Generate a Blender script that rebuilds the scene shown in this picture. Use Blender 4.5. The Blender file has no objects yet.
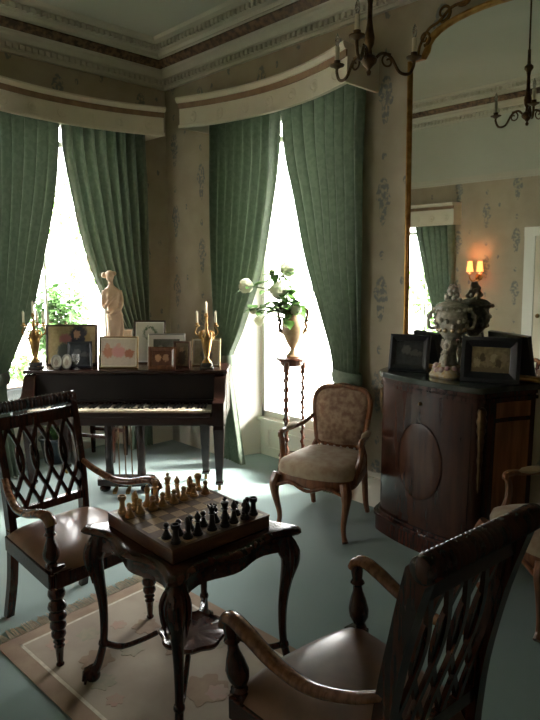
import bpy, math, random
import numpy as np
from mathutils import Vector, Matrix

random.seed(7)
scene = bpy.context.scene
COL = scene.collection
PI = math.pi

# ---------------------------------------------------------------- camera, sky, exposure
CAM = np.array([5.04, -3.54, 1.72]); PITCH = math.radians(8.42); AZ = math.radians(135.6); FPX = 608.0
cam_data = bpy.data.cameras.new('camera')
cam_data.sensor_fit = 'VERTICAL'; cam_data.sensor_height = 36.0; cam_data.lens = FPX / 720.0 * 36.0
cam_data.clip_start = 0.02
cam = bpy.data.objects.new('camera', cam_data); COL.objects.link(cam)
cam.location = CAM.tolist(); cam.rotation_euler = (PI / 2 - PITCH, 0, AZ - PI / 2)
scene.camera = cam

world = bpy.data.worlds.new('overcast_sky'); scene.world = world; world.use_nodes = True
wbg = world.node_tree.nodes['Background']
wbg.inputs[0].default_value = (1.0, 0.985, 0.95, 1); wbg.inputs[1].default_value = 32.0

scene.view_settings.view_transform = 'Standard'; scene.view_settings.look = 'None'
scene.view_settings.exposure = 0.0; scene.view_settings.gamma = 1.0
scene.view_settings.use_curve_mapping = False
scene.cycles.use_denoising = True
scene.cycles.max_bounces = 10; scene.cycles.diffuse_bounces = 6; scene.cycles.glossy_bounces = 4
scene.cycles.transparent_max_bounces = 12; scene.cycles.transmission_bounces = 6
scene.cycles.sample_clamp_indirect = 8.0; scene.cycles.caustics_reflective = False; scene.cycles.caustics_refractive = False

sun_data = bpy.data.lights.new('hazy_sun', 'SUN'); sun_data.energy = 210.0; sun_data.angle = math.radians(35); sun_data.color = (1.0, .97, .9)
sun = bpy.data.objects.new('hazy_sun', sun_data); COL.objects.link(sun)
sun.rotation_euler = Vector((-.52, -.62, -.72)).to_track_quat('-Z', 'Y').to_euler()

# daylight portals in the three window openings (they only guide the sky's own light)
def portal(loc, rot, sx, sy):
    l = bpy.data.lights.new('window_portal', 'AREA'); l.shape = 'RECTANGLE'; l.size = sx; l.size_y = sy
    l.cycles.is_portal = True
    o = bpy.data.objects.new('window_portal', l); COL.objects.link(o); o.location = loc; o.rotation_euler = rot

# ---------------------------------------------------------------- pixel helpers (photo frame 540 x 720)
_fw = np.array([math.cos(AZ) * math.cos(PITCH), math.sin(AZ) * math.cos(PITCH), -math.sin(PITCH)])
_rt = np.array([math.sin(AZ), -math.cos(AZ), 0.0]); _up = np.cross(_rt, _fw)
def ray(x, y): return _fw * FPX + _rt * (x - 270) + _up * (360 - y)
def hit(x, y, axis, value):
    d = ray(x, y); return CAM + d * ((value - CAM[axis]) / d[axis])

# ---------------------------------------------------------------- mesh building
def vsub(a, b): return (a[0]-b[0], a[1]-b[1], a[2]-b[2])
class MB:
    def __init__(s): s.v = []; s.f = []
    def add(s, vs, fs):
        o = len(s.v); s.v.extend([tuple(map(float, p)) for p in vs]); s.f.extend([tuple(i + o for i in f) for f in fs]); return s
    def box(s, x0, x1, y0, y1, z0, z1):
        return s.add([(x0,y0,z0),(x1,y0,z0),(x1,y1,z0),(x0,y1,z0),(x0,y0,z1),(x1,y0,z1),(x1,y1,z1),(x0,y1,z1)],
                     [(3,2,1,0),(4,5,6,7),(0,1,5,4),(1,2,6,5),(2,3,7,6),(3,0,4,7)])
    def prism(s, pts, z0, z1):
        n = len(pts)
        return s.add([(p[0],p[1],z0) for p in pts] + [(p[0],p[1],z1) for p in pts],
                     [tuple(range(n-1,-1,-1)), tuple(range(n,2*n))] + [(i,(i+1)%n,n+(i+1)%n,n+i) for i in range(n)])
    def loft(s, rings, caps=True, loop=False, close=True):
        n = len(rings[0]); vs = [p for r in rings for p in r]; fs = []
        m = len(rings)
        for k in range(m if loop else m-1):
            a = k*n; b = ((k+1) % m)*n
            for i in range(n if close else n-1):
                j = (i+1) % n; fs.append((a+i, a+j, b+j, b+i))
        if caps and not loop:
            fs.append(tuple(range(n-1,-1,-1))); fs.append(tuple((m-1)*n+i for i in range(n)))
        return s.add(vs, fs)
    def lathe(s, prof, c=(0,0,0), n=16, axis=2, sx=1.0, sy=1.0):
        rings = []
        for r, h in prof:
            ring = []
            for i in range(n):
                a = 2*PI*i/n; p = [r*math.cos(a)*sx, r*math.sin(a)*sy, h]
                if axis == 1: p = [p[0], h, -p[1]]
                elif axis == 0: p = [h, p[0], p[1]]
                ring.append((p[0]+c[0], p[1]+c[1], p[2]+c[2]))
            rings.append(ring)
        return s.loft(rings)
    def tube(s, path, r, n=8, loop=False, caps=True, flat=None):
        P = [Vector(p) for p in path]; m = len(P)
        R = [r]*m if not isinstance(r, (list, tuple)) else list(r)
        T = []
        for i in range(m):
            a = P[i-1] if (i > 0 or loop) else P[0]; b = P[(i+1) % m] if (i < m-1 or loop) else P[m-1]
            T.append((b-a).normalized())
        ref = Vector((0,0,1)) if abs(T[0].z) < .9 else Vector((1,0,0))
        u = (ref - T[0]*ref.dot(T[0])).normalized(); rings = []
        for i in range(m):
            if flat is not None:
                w = Vector(flat); u = (w - T[i]*w.dot(T[i])).normalized()
            else:
                u = (u - T[i]*u.dot(T[i])).normalized()
            w = T[i].cross(u)
            ra, rb = R[i] if isinstance(R[i], (list, tuple)) else (R[i], R[i])
            rings.append([tuple(P[i] + u*(ra*math.cos(2*PI*k/n)) + w*(rb*math.sin(2*PI*k/n))) for k in range(n)])
        return s.loft(rings, caps=caps, loop=loop)
    def bar(s, path, wu, ww, up=(0,0,1)):
        """rectangular section swept on a path; wu = half width along 'up', ww = half width across"""
        P = [Vector(p) for p in path]; m = len(P); rings = []
        U = [wu]*m if not isinstance(wu, (list, tuple)) else wu; W = [ww]*m if not isinstance(ww, (list, tuple)) else ww
        for i in range(m):
            t = (P[min(i+1,m-1)] - P[max(i-1,0)]).normalized(); u = Vector(up); u = (u - t*u.dot(t)).normalized(); w = t.cross(u)
            rings.append([tuple(P[i]+u*U[i]+w*W[i]), tuple(P[i]-u*U[i]+w*W[i]), tuple(P[i]-u*U[i]-w*W[i]), tuple(P[i]+u*U[i]-w*W[i])])
        return s.loft(rings)
    def ball(s, c, r, n=10, m=6):
        rx, ry, rz = r if isinstance(r, (list, tuple)) else (r, r, r); rings = []
        for k in range(m+1):
            t = PI*(k/m); t = min(max(t, .06), PI-.06)
            rings.append([(c[0]+rx*math.sin(t)*math.cos(2*PI*i/n), c[1]+ry*math.sin(t)*math.sin(2*PI*i/n), c[2]-rz*math.cos(t)) for i in range(n)])
        return s.loft(rings)
    def grid(s, fn, nu, nv):
        vs = [fn(i/nu, j/nv) for j in range(nv+1) for i in range(nu+1)]
        fs = [(j*(nu+1)+i, j*(nu+1)+i+1, (j+1)*(nu+1)+i+1, (j+1)*(nu+1)+i) for j in range(nv) for i in range(nu)]
        return s.add(vs, fs)
    def xf(s, mat, start=0):
        for i in range(start, len(s.v)): s.v[i] = tuple(mat @ Vector(s.v[i]))
        return s
    def mesh(s, name, smooth=35):
        me = bpy.data.meshes.new(name); me.from_pydata(s.v, [], s.f); me.update()
        import bmesh
        bm = bmesh.new(); bm.from_mesh(me); bmesh.ops.recalc_face_normals(bm, faces=bm.faces); bm.to_mesh(me); bm.free()
        if smooth:
            me.polygons.foreach_set('use_smooth', [True]*len(me.polygons))
            me.set_sharp_from_angle(angle=math.radians(smooth))
        return me
    def build(s, name, mat, parent=None, smooth=35, kind=None, bevel=0, label=None):
        me = s.mesh(name, smooth); me.materials.append(MATS[mat]); return link(name, me, parent, kind, bevel, label)
def link(name, me, parent=None, kind=None, bevel=0, label=None):
    o = bpy.data.objects.new(name, me); COL.objects.link(o)
    if parent: o.parent = parent
    if kind: o['kind'] = kind
    if label: o['label'] = label
    if bevel:
        b = o.modifiers.new('bevel', 'BEVEL'); b.width = bevel; b.segments = 2; b.limit_method = 'ANGLE'; b.angle_limit = math.radians(40)
    return o
def thing(name, label, cat, loc=(0,0,0), rz=0, group=None, rx=0):
    o = bpy.data.objects.new(name, None); COL.objects.link(o); o.empty_display_size = .1
    o.location = tuple(map(float, loc)); o.rotation_euler = (rx, 0, rz); o['label'] = label; o['category'] = cat
    if group: o['group'] = group
    return o
def tag(o, label, cat, group=None):
    o['label'] = label; o['category'] = cat
    if group: o['group'] = group
    return o
def copy_tree(o, parent=None):
    c = o.copy(); COL.objects.link(c); c.parent = parent
    for ch in [x for x in o.children]: copy_tree(ch, c)
    return c
def lerp_keys(keys, t):
    for (a, b) in zip(keys, keys[1:]):
        if a[0] <= t <= b[0]:
            w = (t-a[0])/((b[0]-a[0]) or 1); return [p+(q-p)*w for p, q in zip(a[1:], b[1:])]
    return list(keys[0][1:] if t < keys[0][0] else keys[-1][1:])
def smooth_path(pts, k=6):
    """Catmull-Rom through the points"""
    P = [np.array(p, float) for p in pts]; P = [2*P[0]-P[1]] + P + [2*P[-1]-P[-2]]; out = []
    for i in range(1, len(P)-2):
        for j in range(k):
            t = j/k; a, b, c, d = P[i-1], P[i], P[i+1], P[i+2]
            out.append(.5*((2*b)+(c-a)*t+(2*a-5*b+4*c-d)*t*t+(3*b-a-3*c+d)*t**3))
    out.append(P[-2]); return [tuple(p) for p in out]
def rrect(w, h, r, n=5):
    pts = []
    for cx, cy, a0 in ((w-r,h-r,0),(-w+r,h-r,90),(-w+r,-h+r,180),(w-r,-h+r,270)):
        for k in range(n+1):
            a = math.radians(a0+90*k/n); pts.append((cx+r*math.cos(a), cy+r*math.sin(a)))
    return pts

# ---------------------------------------------------------------- materials
MATS = {}
class NT:
    def __init__(s, m): s.t = m.node_tree; s.n = s.t.nodes
    def node(s, typ, **kw):
        n = s.n.new(typ)
        for k, v in kw.items(): setattr(n, k, v)
        return n
    def put(s, sock, v):
        if hasattr(v, 'is_output') or isinstance(v, bpy.types.NodeSocket): s.t.links.new(v, sock)
        else: sock.default_value = v
    def m(s, op, a, b=0.0, c=0.0):
        n = s.node('ShaderNodeMath', operation=op); s.put(n.inputs[0], a); s.put(n.inputs[1], b); s.put(n.inputs[2], c); return n.outputs[0]
    def noise(s, vec, scale, detail=3.0, rough=.5):
        n = s.node('ShaderNodeTexNoise'); s.t.links.new(vec, n.inputs['Vector']); n.inputs['Scale'].default_value = scale
        n.inputs['Detail'].default_value = detail; n.inputs['Roughness'].default_value = rough; return n.outputs['Fac']
    def mix(s, fac, a, b):
        n = s.node('ShaderNodeMix', data_type='RGBA'); s.put(n.inputs[0], fac)
        for sk, v in ((n.inputs[6], a), (n.inputs[7], b)):
            if isinstance(v, tuple): v = (*v[:3], 1)
            s.put(sk, v)
        return n.outputs[2]
    def step(s, v, lo, hi):
        n = s.node('ShaderNodeMapRange', interpolation_type='SMOOTHSTEP'); s.put(n.inputs[0], v); n.inputs[1].default_value = lo; n.inputs[2].default_value = hi; return n.outputs[0]
    def xyz(s, vec):
        n = s.node('ShaderNodeSeparateXYZ'); s.t.links.new(vec, n.inputs[0]); return n.outputs
    def scaled(s, vec, sc):
        n = s.node('ShaderNodeVectorMath', operation='MULTIPLY'); s.t.links.new(vec, n.inputs[0]); n.inputs[1].default_value = sc; return n.outputs[0]
    def bump(s, h, strength, dist, bsdf):
        n = s.node('ShaderNodeBump'); s.put(n.inputs['Height'], h); n.inputs['Strength'].default_value = strength; n.inputs['Distance'].default_value = dist
        s.t.links.new(n.outputs[0], bsdf.inputs['Normal'])
def new_mat(name):
    m = bpy.data.materials.new(name); m.use_nodes = True; MATS[name] = m; nt = NT(m); b = nt.n['Principled BSDF']
    return m, nt, b
def plain(name, c1, c2=None, scale=8.0, rough=.5, metal=0.0, stretch=(1,1,1), bump=0.0, coat=0.0, spec=.5, detail=4.0, sheen=0.0, world_co=False):
    m, nt, b = new_mat(name)
    vec = nt.node('ShaderNodeNewGeometry').outputs['Position'] if world_co else nt.node('ShaderNodeTexCoord').outputs['Object']
    v = nt.noise(nt.scaled(vec, stretch), scale, detail)
    c2 = c2 or tuple(x*.75 for x in c1)
    nt.t.links.new(nt.mix(nt.step(v, .3, .7), c1, c2), b.inputs['Base Color'])
    b.inputs['Roughness'].default_value = rough; b.inputs['Metallic'].default_value = metal
    b.inputs['Coat Weight'].default_value = coat; b.inputs['Coat Roughness'].default_value = .12
    b.inputs['Specular IOR Level'].default_value = spec; b.inputs['Sheen Weight'].default_value = sheen
    if bump: nt.bump(v, bump, .01, b)
    return m
def wood(name, c1, c2, rough=.25, coat=.18, axis=2, scale=6.0):
    st = [9.0, 9.0, 9.0]; st[axis] = 1.0
    return plain(name, c1, c2, scale, rough, 0, tuple(st), .05, coat, spec=.4, detail=6.0)

def petal_mat(name, c1, c2, w):
    plain(name, c1, c2, 16, .5); m = MATS[name]; nt = NT(m); b = nt.n['Principled BSDF']; tr = nt.node('ShaderNodeBsdfTranslucent'); mx = nt.node('ShaderNodeMixShader'); mx.inputs[0].default_value = w
    nt.t.links.new(b.inputs['Base Color'].links[0].from_socket, tr.inputs['Color']); nt.t.links.new(b.outputs[0], mx.inputs[1]); nt.t.links.new(tr.outputs[0], mx.inputs[2]); nt.t.links.new(mx.outputs[0], nt.n['Material Output'].inputs[0])
wood('mahogany', (.056,.017,.009), (.022,.007,.0045))
wood('mahogany_x', (.062,.018,.009), (.024,.007,.0045), axis=0)
wood('piano_wood', (.026,.009,.0055), (.012,.005,.0035), axis=0)
wood('piano_leg', (.020,.008,.005), (.010,.0045,.0035), coat=.05)
wood('arm_wood', (.22,.092,.04), (.11,.043,.018), rough=.25)
wood('walnut', (.22,.085,.035), (.11,.042,.018), rough=.32)
wood('burr', (.052,.017,.008), (.026,.009,.005), rough=.26, scale=2.2)
wood('burr_warm', (.072,.024,.010), (.036,.012,.006), rough=.26, scale=3.0)
wood('veneer_side', (.30,.125,.05), (.17,.066,.026), rough=.26, scale=3.0)
wood('stand_wood', (.10,.035,.018), (.05,.018,.01))
plain('piano_black', (.010,.007,.006), (.007,.005,.005), 4, .5, coat=.0, spec=.15)
plain('ivory', (.62,.56,.44), (.55,.48,.36), 20, .3)
plain('ebony', (.01,.01,.01), None, 10, .3)
plain('leather', (.19,.098,.056), (.12,.06,.036), 7, .34, bump=.12, coat=.15)
plain('brass', (.36,.22,.075), (.22,.12,.04), 14, .32, 1.0)
plain('gilt', (.42,.24,.075), (.26,.13,.035), 18, .38, 1.0, bump=.15)
plain('gilt_dark', (.17,.095,.03), (.08,.04,.015), 25, .45, 1.0, bump=.25)
plain('bronze', (.15,.09,.04), (.06,.036,.017), 18, .42, .9)
plain('steel', (.4,.4,.4), None, 10, .3, 1.0)
plain('silver', (.62,.61,.58), (.5,.49,.46), 12, .28, 1.0)
plain('wax', (.78,.72,.55), (.7,.63,.46), 10, .5)
plain('paint_white', (.84,.82,.75), (.80,.78,.71), 3, .45)
plain('skirting_paint', (.60,.555,.45), (.55,.5,.4), 3, .5)
plain('plaster', (.60,.57,.47), (.54,.51,.41), 2.5, .7, world_co=True)
plain('ceiling_paint', (.56,.56,.47), (.52,.52,.43), 1.2, .8, world_co=True)
plain('frieze_brown', (.20,.115,.055), (.045,.024,.012), 24, .6, bump=.6, world_co=True, detail=2)
plain('pelmet_cream', (.74,.67,.53), (.68,.60,.46), 3, .65)
plain('pelmet_brown', (.28,.165,.085), (.2,.115,.06), 12, .6)
plain('terracotta', (.62,.43,.28), (.52,.35,.22), 9, .6)
plain('marble_green', (.022,.028,.024), (.05,.06,.052), 9, .16, coat=.3)
plain('marble_dark', (.05,.045,.04), (.02,.018,.018), 20, .25)
plain('porcelain', (.62,.56,.45), (.34,.33,.27), 42, .22, coat=.4, bump=.3)
plain('porcelain_pink', (.55,.30,.33), (.6,.5,.44), 40, .2, coat=.5)
plain('porcelain_gold', (.45,.30,.12), (.55,.48,.38), 45, .25, .3)
plain('black_frame', (.012,.014,.018), (.02,.022,.026), 8, .3)
plain('vase_clay', (.42,.29,.165), (.26,.17,.09), 16, .4, bump=.1)
petal_mat('leaf', (.10,.22,.045), (.045,.11,.02), .35)
petal_mat('leaf_dark', (.05,.115,.03), (.024,.06,.014), .25)
petal_mat('petal', (.88,.87,.76), (.80,.82,.64), .5)
plain('stem_green', (.10,.14,.05), None, 10, .6)
plain('bark', (.10,.07,.05), None, 10, .8)
plain('boxwood', (.50,.31,.13), (.40,.23,.09), 14, .4)
plain('ebonised', (.022,.017,.014), (.012,.01,.008), 14, .35)
plain('square_light', (.42,.30,.17), (.33,.22,.12), 14, .35, stretch=(1,8,1))
plain('square_dark', (.13,.075,.04), (.085,.048,.026), 14, .35, stretch=(1,8,1))
plain('board_wood', (.15,.07,.035), (.07,.03,.016), 6, .3, stretch=(1,1,6))
plain('rug_field', (.36,.31,.24), (.29,.24,.19), 5, .95, bump=.2, world_co=True)
plain('rug_border', (.30,.225,.155), (.24,.17,.12), 10, .95, bump=.2, world_co=True)
plain('rug_pink', (.36,.235,.19), (.33,.26,.20), 30, .95, world_co=True)
plain('rug_green', (.255,.245,.18), (.31,.27,.20), 30, .95, world_co=True)
plain('fringe', (.62,.57,.46), None, 40, .95)
plain('tapestry', (.34,.23,.145), (.19,.10,.06), 26, .85, detail=3, sheen=.2)
plain('tapestry_seat', (.36,.28,.18), (.27,.17,.10), 16, .85, detail=3, sheen=.2)
plain('pot_blue', (.025,.04,.05), None, 5, .3)
plain('paving', (.50,.50,.47), (.42,.43,.38), 2, .9, world_co=True)
plain('velvet', (.02,.02,.025), None, 8, .9)

def carpet():
    m, nt, b = new_mat('carpet'); P = nt.node('ShaderNodeNewGeometry').outputs['Position']
    big = nt.noise(P, 1.6, 3.0); fine = nt.noise(P, 260.0, 2.0)
    c = nt.mix(nt.step(big, .3, .7), (.185,.275,.26), (.22,.305,.285))
    nt.t.links.new(nt.mix(nt.m('MULTIPLY', fine, .5), c, (.115,.19,.18)), b.inputs['Base Color'])
    b.inputs['Roughness'].default_value = .8; b.inputs['Sheen Weight'].default_value = .3; b.inputs['Sheen Roughness'].default_value = .45; nt.bump(fine, .25, .003, b)
carpet()
def wallpaper():
    m, nt, b = new_mat('wallpaper'); P = nt.node('ShaderNodeNewGeometry').outputs['Position']
    x, y, z = nt.xyz(P); s = nt.m('ADD', nt.m('ADD', x, y), 20.07); cw, ch = .40, .66
    col = nt.m('FLOOR', nt.m('DIVIDE', s, cw)); odd = nt.m('MODULO', col, 2.0)
    fx = nt.m('MULTIPLY', nt.m('SUBTRACT', nt.m('FRACT', nt.m('DIVIDE', s, cw)), .5), cw)
    zz = nt.m('ADD', nt.m('ADD', z, .12), nt.m('MULTIPLY', odd, ch*.5))
    fz = nt.m('MULTIPLY', nt.m('SUBTRACT', nt.m('FRACT', nt.m('DIVIDE', zz, ch)), .5), ch)
    def ell(dx, dz, rx, rz):
        a = nt.m('POWER', nt.m('ABSOLUTE', nt.m('DIVIDE', nt.m('SUBTRACT', fx, dx), rx)), 2.0); c = nt.m('POWER', nt.m('ABSOLUTE', nt.m('DIVIDE', nt.m('SUBTRACT', fz, dz), rz)), 2.0)
        return nt.m('SUBTRACT', 1.0, nt.m('MINIMUM', nt.m('ADD', a, c), 1.0))
    n1 = nt.noise(P, 34.0, 3.0); grain = nt.noise(P, 5.0, 4.0)
    big = nt.m('MAXIMUM', nt.m('MAXIMUM', ell(0,.05,.055,.11), ell(0,-.06,.035,.12)), nt.m('MAXIMUM', ell(.035,.0,.03,.05), ell(-.035,.03,.03,.05)))
    small = nt.m('MAXIMUM', ell(0.0,.29,.022,.035), ell(.17,.12,.018,.03))
    mask = nt.m('MULTIPLY', nt.step(nt.m('MAXIMUM', big, small), .02, .35), nt.step(n1, .40, .56))
    base = nt.mix(nt.step(grain, .3, .7), (.41,.345,.245), (.355,.295,.205))
    nt.t.links.new(nt.mix(nt.m('MULTIPLY', mask, .8), base, (.135,.155,.155)), b.inputs['Base Color'])
    b.inputs['Roughness'].default_value = .7
wallpaper()
def curtain_mat():
    m, nt, b = new_mat('curtain_green'); co = nt.node('ShaderNodeTexCoord').outputs['Object']
    dam = nt.noise(co, 26.0, 2.0, .4); fine = nt.noise(nt.scaled(co, (1,1,.25)), 160.0, 2.0)
    c = nt.mix(nt.step(dam, .42, .58), (.115,.155,.10), (.082,.118,.073)); c = nt.mix(nt.m('MULTIPLY', fine, .4), c, (.145,.185,.125))
    nt.t.links.new(c, b.inputs['Base Color']); b.inputs['Roughness'].default_value = .6; b.inputs['Sheen Weight'].default_value = .35
    tr = nt.node('ShaderNodeBsdfTranslucent'); nt.t.links.new(c, tr.inputs['Color'])
    mx = nt.node('ShaderNodeMixShader'); mx.inputs[0].default_value = .06
    nt.t.links.new(b.outputs[0], mx.inputs[1]); nt.t.links.new(tr.outputs[0], mx.inputs[2]); nt.t.links.new(mx.outputs[0], nt.n['Material Output'].inputs[0])
curtain_mat()
def glass_mat():
    m, nt, b = new_mat('window_glass'); nt.n.remove(b)
    t = nt.node('ShaderNodeBsdfTransparent'); g = nt.node('ShaderNodeBsdfGlossy'); g.inputs['Roughness'].default_value = .02
    f = nt.node('ShaderNodeFresnel'); f.inputs[0].default_value = 1.35; mx = nt.node('ShaderNodeMixShader')
    nt.t.links.new(f.outputs[0], mx.inputs[0]); nt.t.links.new(t.outputs[0], mx.inputs[1]); nt.t.links.new(g.outputs[0], mx.inputs[2])
    nt.t.links.new(mx.outputs[0], nt.n['Material Output'].inputs[0])
glass_mat()
def mirror_mat():
    m, nt, b = new_mat('mirror_glass'); b.inputs['Metallic'].default_value = 1; b.inputs['Roughness'].default_value = .015
    P = nt.node('ShaderNodeNewGeometry').outputs['Position']; v = nt.noise(P, 3.0, 3)
    nt.t.links.new(nt.mix(v, (.80,.83,.76), (.74,.77,.70)), b.inputs['Base Color'])
mirror_mat()
def glow_mat(name, col, strength):
    m, nt, b = new_mat(name); b.inputs['Base Color'].default_value = (*col, 1); b.inputs['Emission Color'].default_value = (*col, 1); b.inputs['Emission Strength'].default_value = strength
glow_mat('lit_shade', (1.0,.42,.12), 2.6); glow_mat('lit_bulb', (1.0,.6,.25), 8.0)
def crystal():
    m, nt, b = new_mat('crystal'); b.inputs['Base Color'].default_value = (.9,.9,.9,1); b.inputs['Roughness'].default_value = .05; b.inputs['Transmission Weight'].default_value = .9
crystal()
def photo_mat(name, bg, blobs, rough=.25, noise=.35):
    """flat print: a ground colour with soft ellipses (x, z, rx, rz, colour) in the print's own metres"""
    m, nt, b = new_mat(name); co = nt.node('ShaderNodeTexCoord').outputs['Object']; x, y, z = nt.xyz(co)
    nz = nt.noise(co, 38.0, 3.0); c = nt.mix(nt.m('MULTIPLY', nt.step(nz, .35, .65), noise), bg, tuple(k*.45 for k in bg)); w1 = nt.noise(co, 55.0, 2.0); w2 = nt.noise(nt.scaled(co, (1.3,1.3,1.3)), 47.0, 2.0)
    x = nt.m('ADD', x, nt.m('MULTIPLY', nt.m('SUBTRACT', w1, .5), .045)); z = nt.m('ADD', z, nt.m('MULTIPLY', nt.m('SUBTRACT', w2, .5), .045))
    for cx, cz, rx, rz, colr in blobs:
        a = nt.m('POWER', nt.m('ABSOLUTE', nt.m('DIVIDE', nt.m('SUBTRACT', x, cx), rx)), 2.0); d = nt.m('POWER', nt.m('ABSOLUTE', nt.m('DIVIDE', nt.m('SUBTRACT', z, cz), rz)), 2.0)
        c = nt.mix(nt.m('SUBTRACT', 1.0, nt.step(nt.m('ADD', a, d), .55, 1.3)), c, colr)
    nt.t.links.new(c, b.inputs['Base Color']); b.inputs['Roughness'].default_value = rough

# ================================================================ THE ROOM
RX, RY, RZ = 6.6, -4.3, 3.70          # room: x 0..RX, y RY..0, ceiling RZ
TH = .42                              # outer wall thickness
TR = {'right': Matrix(((1,0,0,0),(0,1,0,0),(0,0,1,0),(0,0,0,1))),                 # (along, outward, up)
      'left':  Matrix(((0,-1,0,0),(1,0,0,0),(0,0,1,0),(0,0,0,1))),
      'back':  Matrix(((1,0,0,0),(0,-1,0,RY),(0,0,1,0),(0,0,0,1))),
      'return': Matrix(((1,0,0,0),(0,1,0,-2.3),(0,0,1,0),(0,0,0,1))), 'far': Matrix(((0,-1,0,-1.2),(1,0,0,0),(0,0,1,0),(0,0,0,1))),   # the room widens beyond y = -2.3
      'side':  Matrix(((0,1,0,RX),(1,0,0,0),(0,0,1,0),(0,0,0,1)))}

# the mirror (tilted a little forward) and what it lets us see on the wall behind the camera
MT = math.radians(1.6)
MIR_P = np.array([3.3, -.05, 1.08]); MIR_N = np.array([0, -math.cos(MT), -math.sin(MT)])
def in_mirror(px, py, yplane=RY):
    d = ray(px, py); t = ((MIR_P-CAM)@MIR_N)/(d@MIR_N); p = CAM+d*t; r = d-2*(d@MIR_N)*MIR_N
    return p+r*((yplane-p[1])/r[1])

WIN = {1: ('left', -1.82, -.40, .33, 3.02), 2: ('right', .88, 2.30, .33, 3.02)}
_a = in_mirror(404, 300)[0]; _b = in_mirror(452, 300)[0]
W3C = in_mirror(412, 300)[0]          # centre of the third window, on the back wall
WIN[3] = ('back', W3C-.62, W3C+.62, .4, in_mirror(440, 222)[2]-.02)

def wall_with_hole(name, side, s0, s1, hole=None):
    m = MB()
    if hole is None: m.box(s0, s1, 0, TH, -.1, RZ+.2)
    else:
        a, b, zt = hole
        m.box(s0, a, 0, TH, -.1, RZ+.2); m.box(b, s1, 0, TH, -.1, RZ+.2); m.box(a, b, 0, TH, zt, RZ+.2)
    m.xf(TR[side]); return m.build(name, 'wallpaper', kind='structure', smooth=0)
wall_with_hole('wall_right', 'right', 0, RX+TH, (.88, 2.30, 3.02))
wall_with_hole('wall_return', 'return', -1.2-TH, -TH); wall_with_hole('wall_far', 'far', RY-TH, -2.3)
wall_with_hole('wall_left', 'left', -2.3, TH, (-1.82, -.40, 3.02))
wall_with_hole('wall_back', 'back', -1.2, RX+TH, (WIN[3][1], WIN[3][2], WIN[3][4]))
wall_with_hole('wall_side', 'side', RY, 0)
MB().box(-TH, RX+TH, RY-TH, TH, -.1, 0).box(-1.2-TH, -TH, RY-TH, -2.3+TH, -.1, 0).build('floor', 'carpet', kind='structure', smooth=0)
MB().box(-TH, RX+TH, RY-TH, TH, RZ, RZ+.15).box(-1.2-TH, -TH, RY-TH, -2.3+TH, RZ, RZ+.15).build('ceiling', 'ceiling_paint', kind='structure', smooth=0)

def window(n):
    side, a, b, zs, zt = WIN[n]; T = TR[side]; sp = .11 if n < 3 else .02
    d0, d1 = TH-.09, TH-.03
    def B(name, mat, parent, *boxes, smooth=0):
        m = MB()
        for bx in boxes: m.box(*bx)
        return m.xf(T).build(name, mat, parent, smooth=smooth)
    w = thing('window_%d' % n, ['', 'tall sash window behind the piano with garden shrub outside', 'tall sash window behind the vase of white flowers', 'sash window seen in the gilt mirror'][n], 'window')
    w['kind'] = 'structure'; del w['category']
    ia, ib = a+sp, b-sp
    m = MB()                                   # splayed shutter-box reveals
    for p in ([(a,0),(ia,d0-.02),(ia,TH),(a,TH)], [(b,0),(b,TH),(ib,TH),(ib,d0-.02)]): m.prism(p, 0, zt)
    m.xf(T).build('reveal', 'paint_white', w, smooth=0)
    B('window_panel', 'paint_white', w, (ia, ib, d0-.03, TH, 0, zs))
    B('panel_moulding', 'paint_white', w, (ia+.1, ib-.1, d0-.045, d0-.03, .07, .09), (ia+.1, ib-.1, d0-.045, d0-.03, zs-.09, zs-.07), (ia+.1, ia+.12, d0-.045, d0-.03, .07, zs-.07), (ib-.12, ib-.1, d0-.045, d0-.03, .07, zs-.07))
    B('window_sill', 'paint_white', w, (ia, ib, d0-.07, TH, zs, zs+.03))
    z0 = zs+.03; zm = z0+(zt-z0)*.93; fw_ = .028
    B('frame', 'paint_white', w, (ia, ia+fw_, d0, d1, z0, zt), (ib-fw_, ib, d0, d1, z0, zt), (ia, ib, d0, d1, zt-fw_, zt), (ia, ib, d0, d1, z0, z0+.06))
    B('meeting_rail', 'paint_white', w, (ia+fw_, ib-fw_, d0, d1, zm-.022, zm+.022))
    xa, xb = ia+fw_, ib-fw_; nc = 2 if n < 3 else 2
    xs = [xa+(xb-xa)*k/nc for k in range(nc+1)]; zr = [z0+.06, zm-.022, zm+.022, zt-fw_]
    for x in xs[1:-1]: B('glazing_bar', 'paint_white', w, (x-.008, x+.008, d0+.01, d1-.01, z0+.06, zm-.022), (x-.008, x+.008, d0+.01, d1-.01, zm+.022, zt-fw_))
    for lo, hi in ((zr[0], zr[1]), (zr[2], zr[3])):
        for x0, x1 in zip(xs, xs[1:]):
            B('pane', 'window_glass', w, (x0, x1, d0+.028, d0+.032, lo, hi))
    cx, cz = (ia+ib)/2, (z0+zt)/2; loc = T @ Vector((cx, TH+.03, cz))
    rot = {'right': (-PI/2, 0, 0), 'left': (-PI/2, 0, PI/2), 'back': (PI/2, 0, 0)}[side]     # facing into the room
    portal(loc, rot, ib-ia, zt-z0)
for n in (1, 2, 3): window(n)

# skirting boards, broken at the openings
def skirting(name, side, spans):
    w = None
    m = MB()
    for a, b in spans:
        m.box(a, b, -.022, 0, 0, .20); m.box(a, b, -.034, 0, .20, .225); m.box(a, b, -.016, 0, .225, .26)
    m.xf(TR[side]).build(name, 'skirting_paint', kind='structure', smooth=0)
skirting('baseboard_right', 'right', [(0, .88), (2.30, RX)])
skirting('baseboard_left', 'left', [(-2.3, -1.82), (-.40, 0)])
skirting('baseboard_return', 'return', [(-1.2, 0)]); skirting('baseboard_far', 'far', [(RY, -2.3)])
skirting('baseboard_side', 'side', [(RY, 0)])

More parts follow.
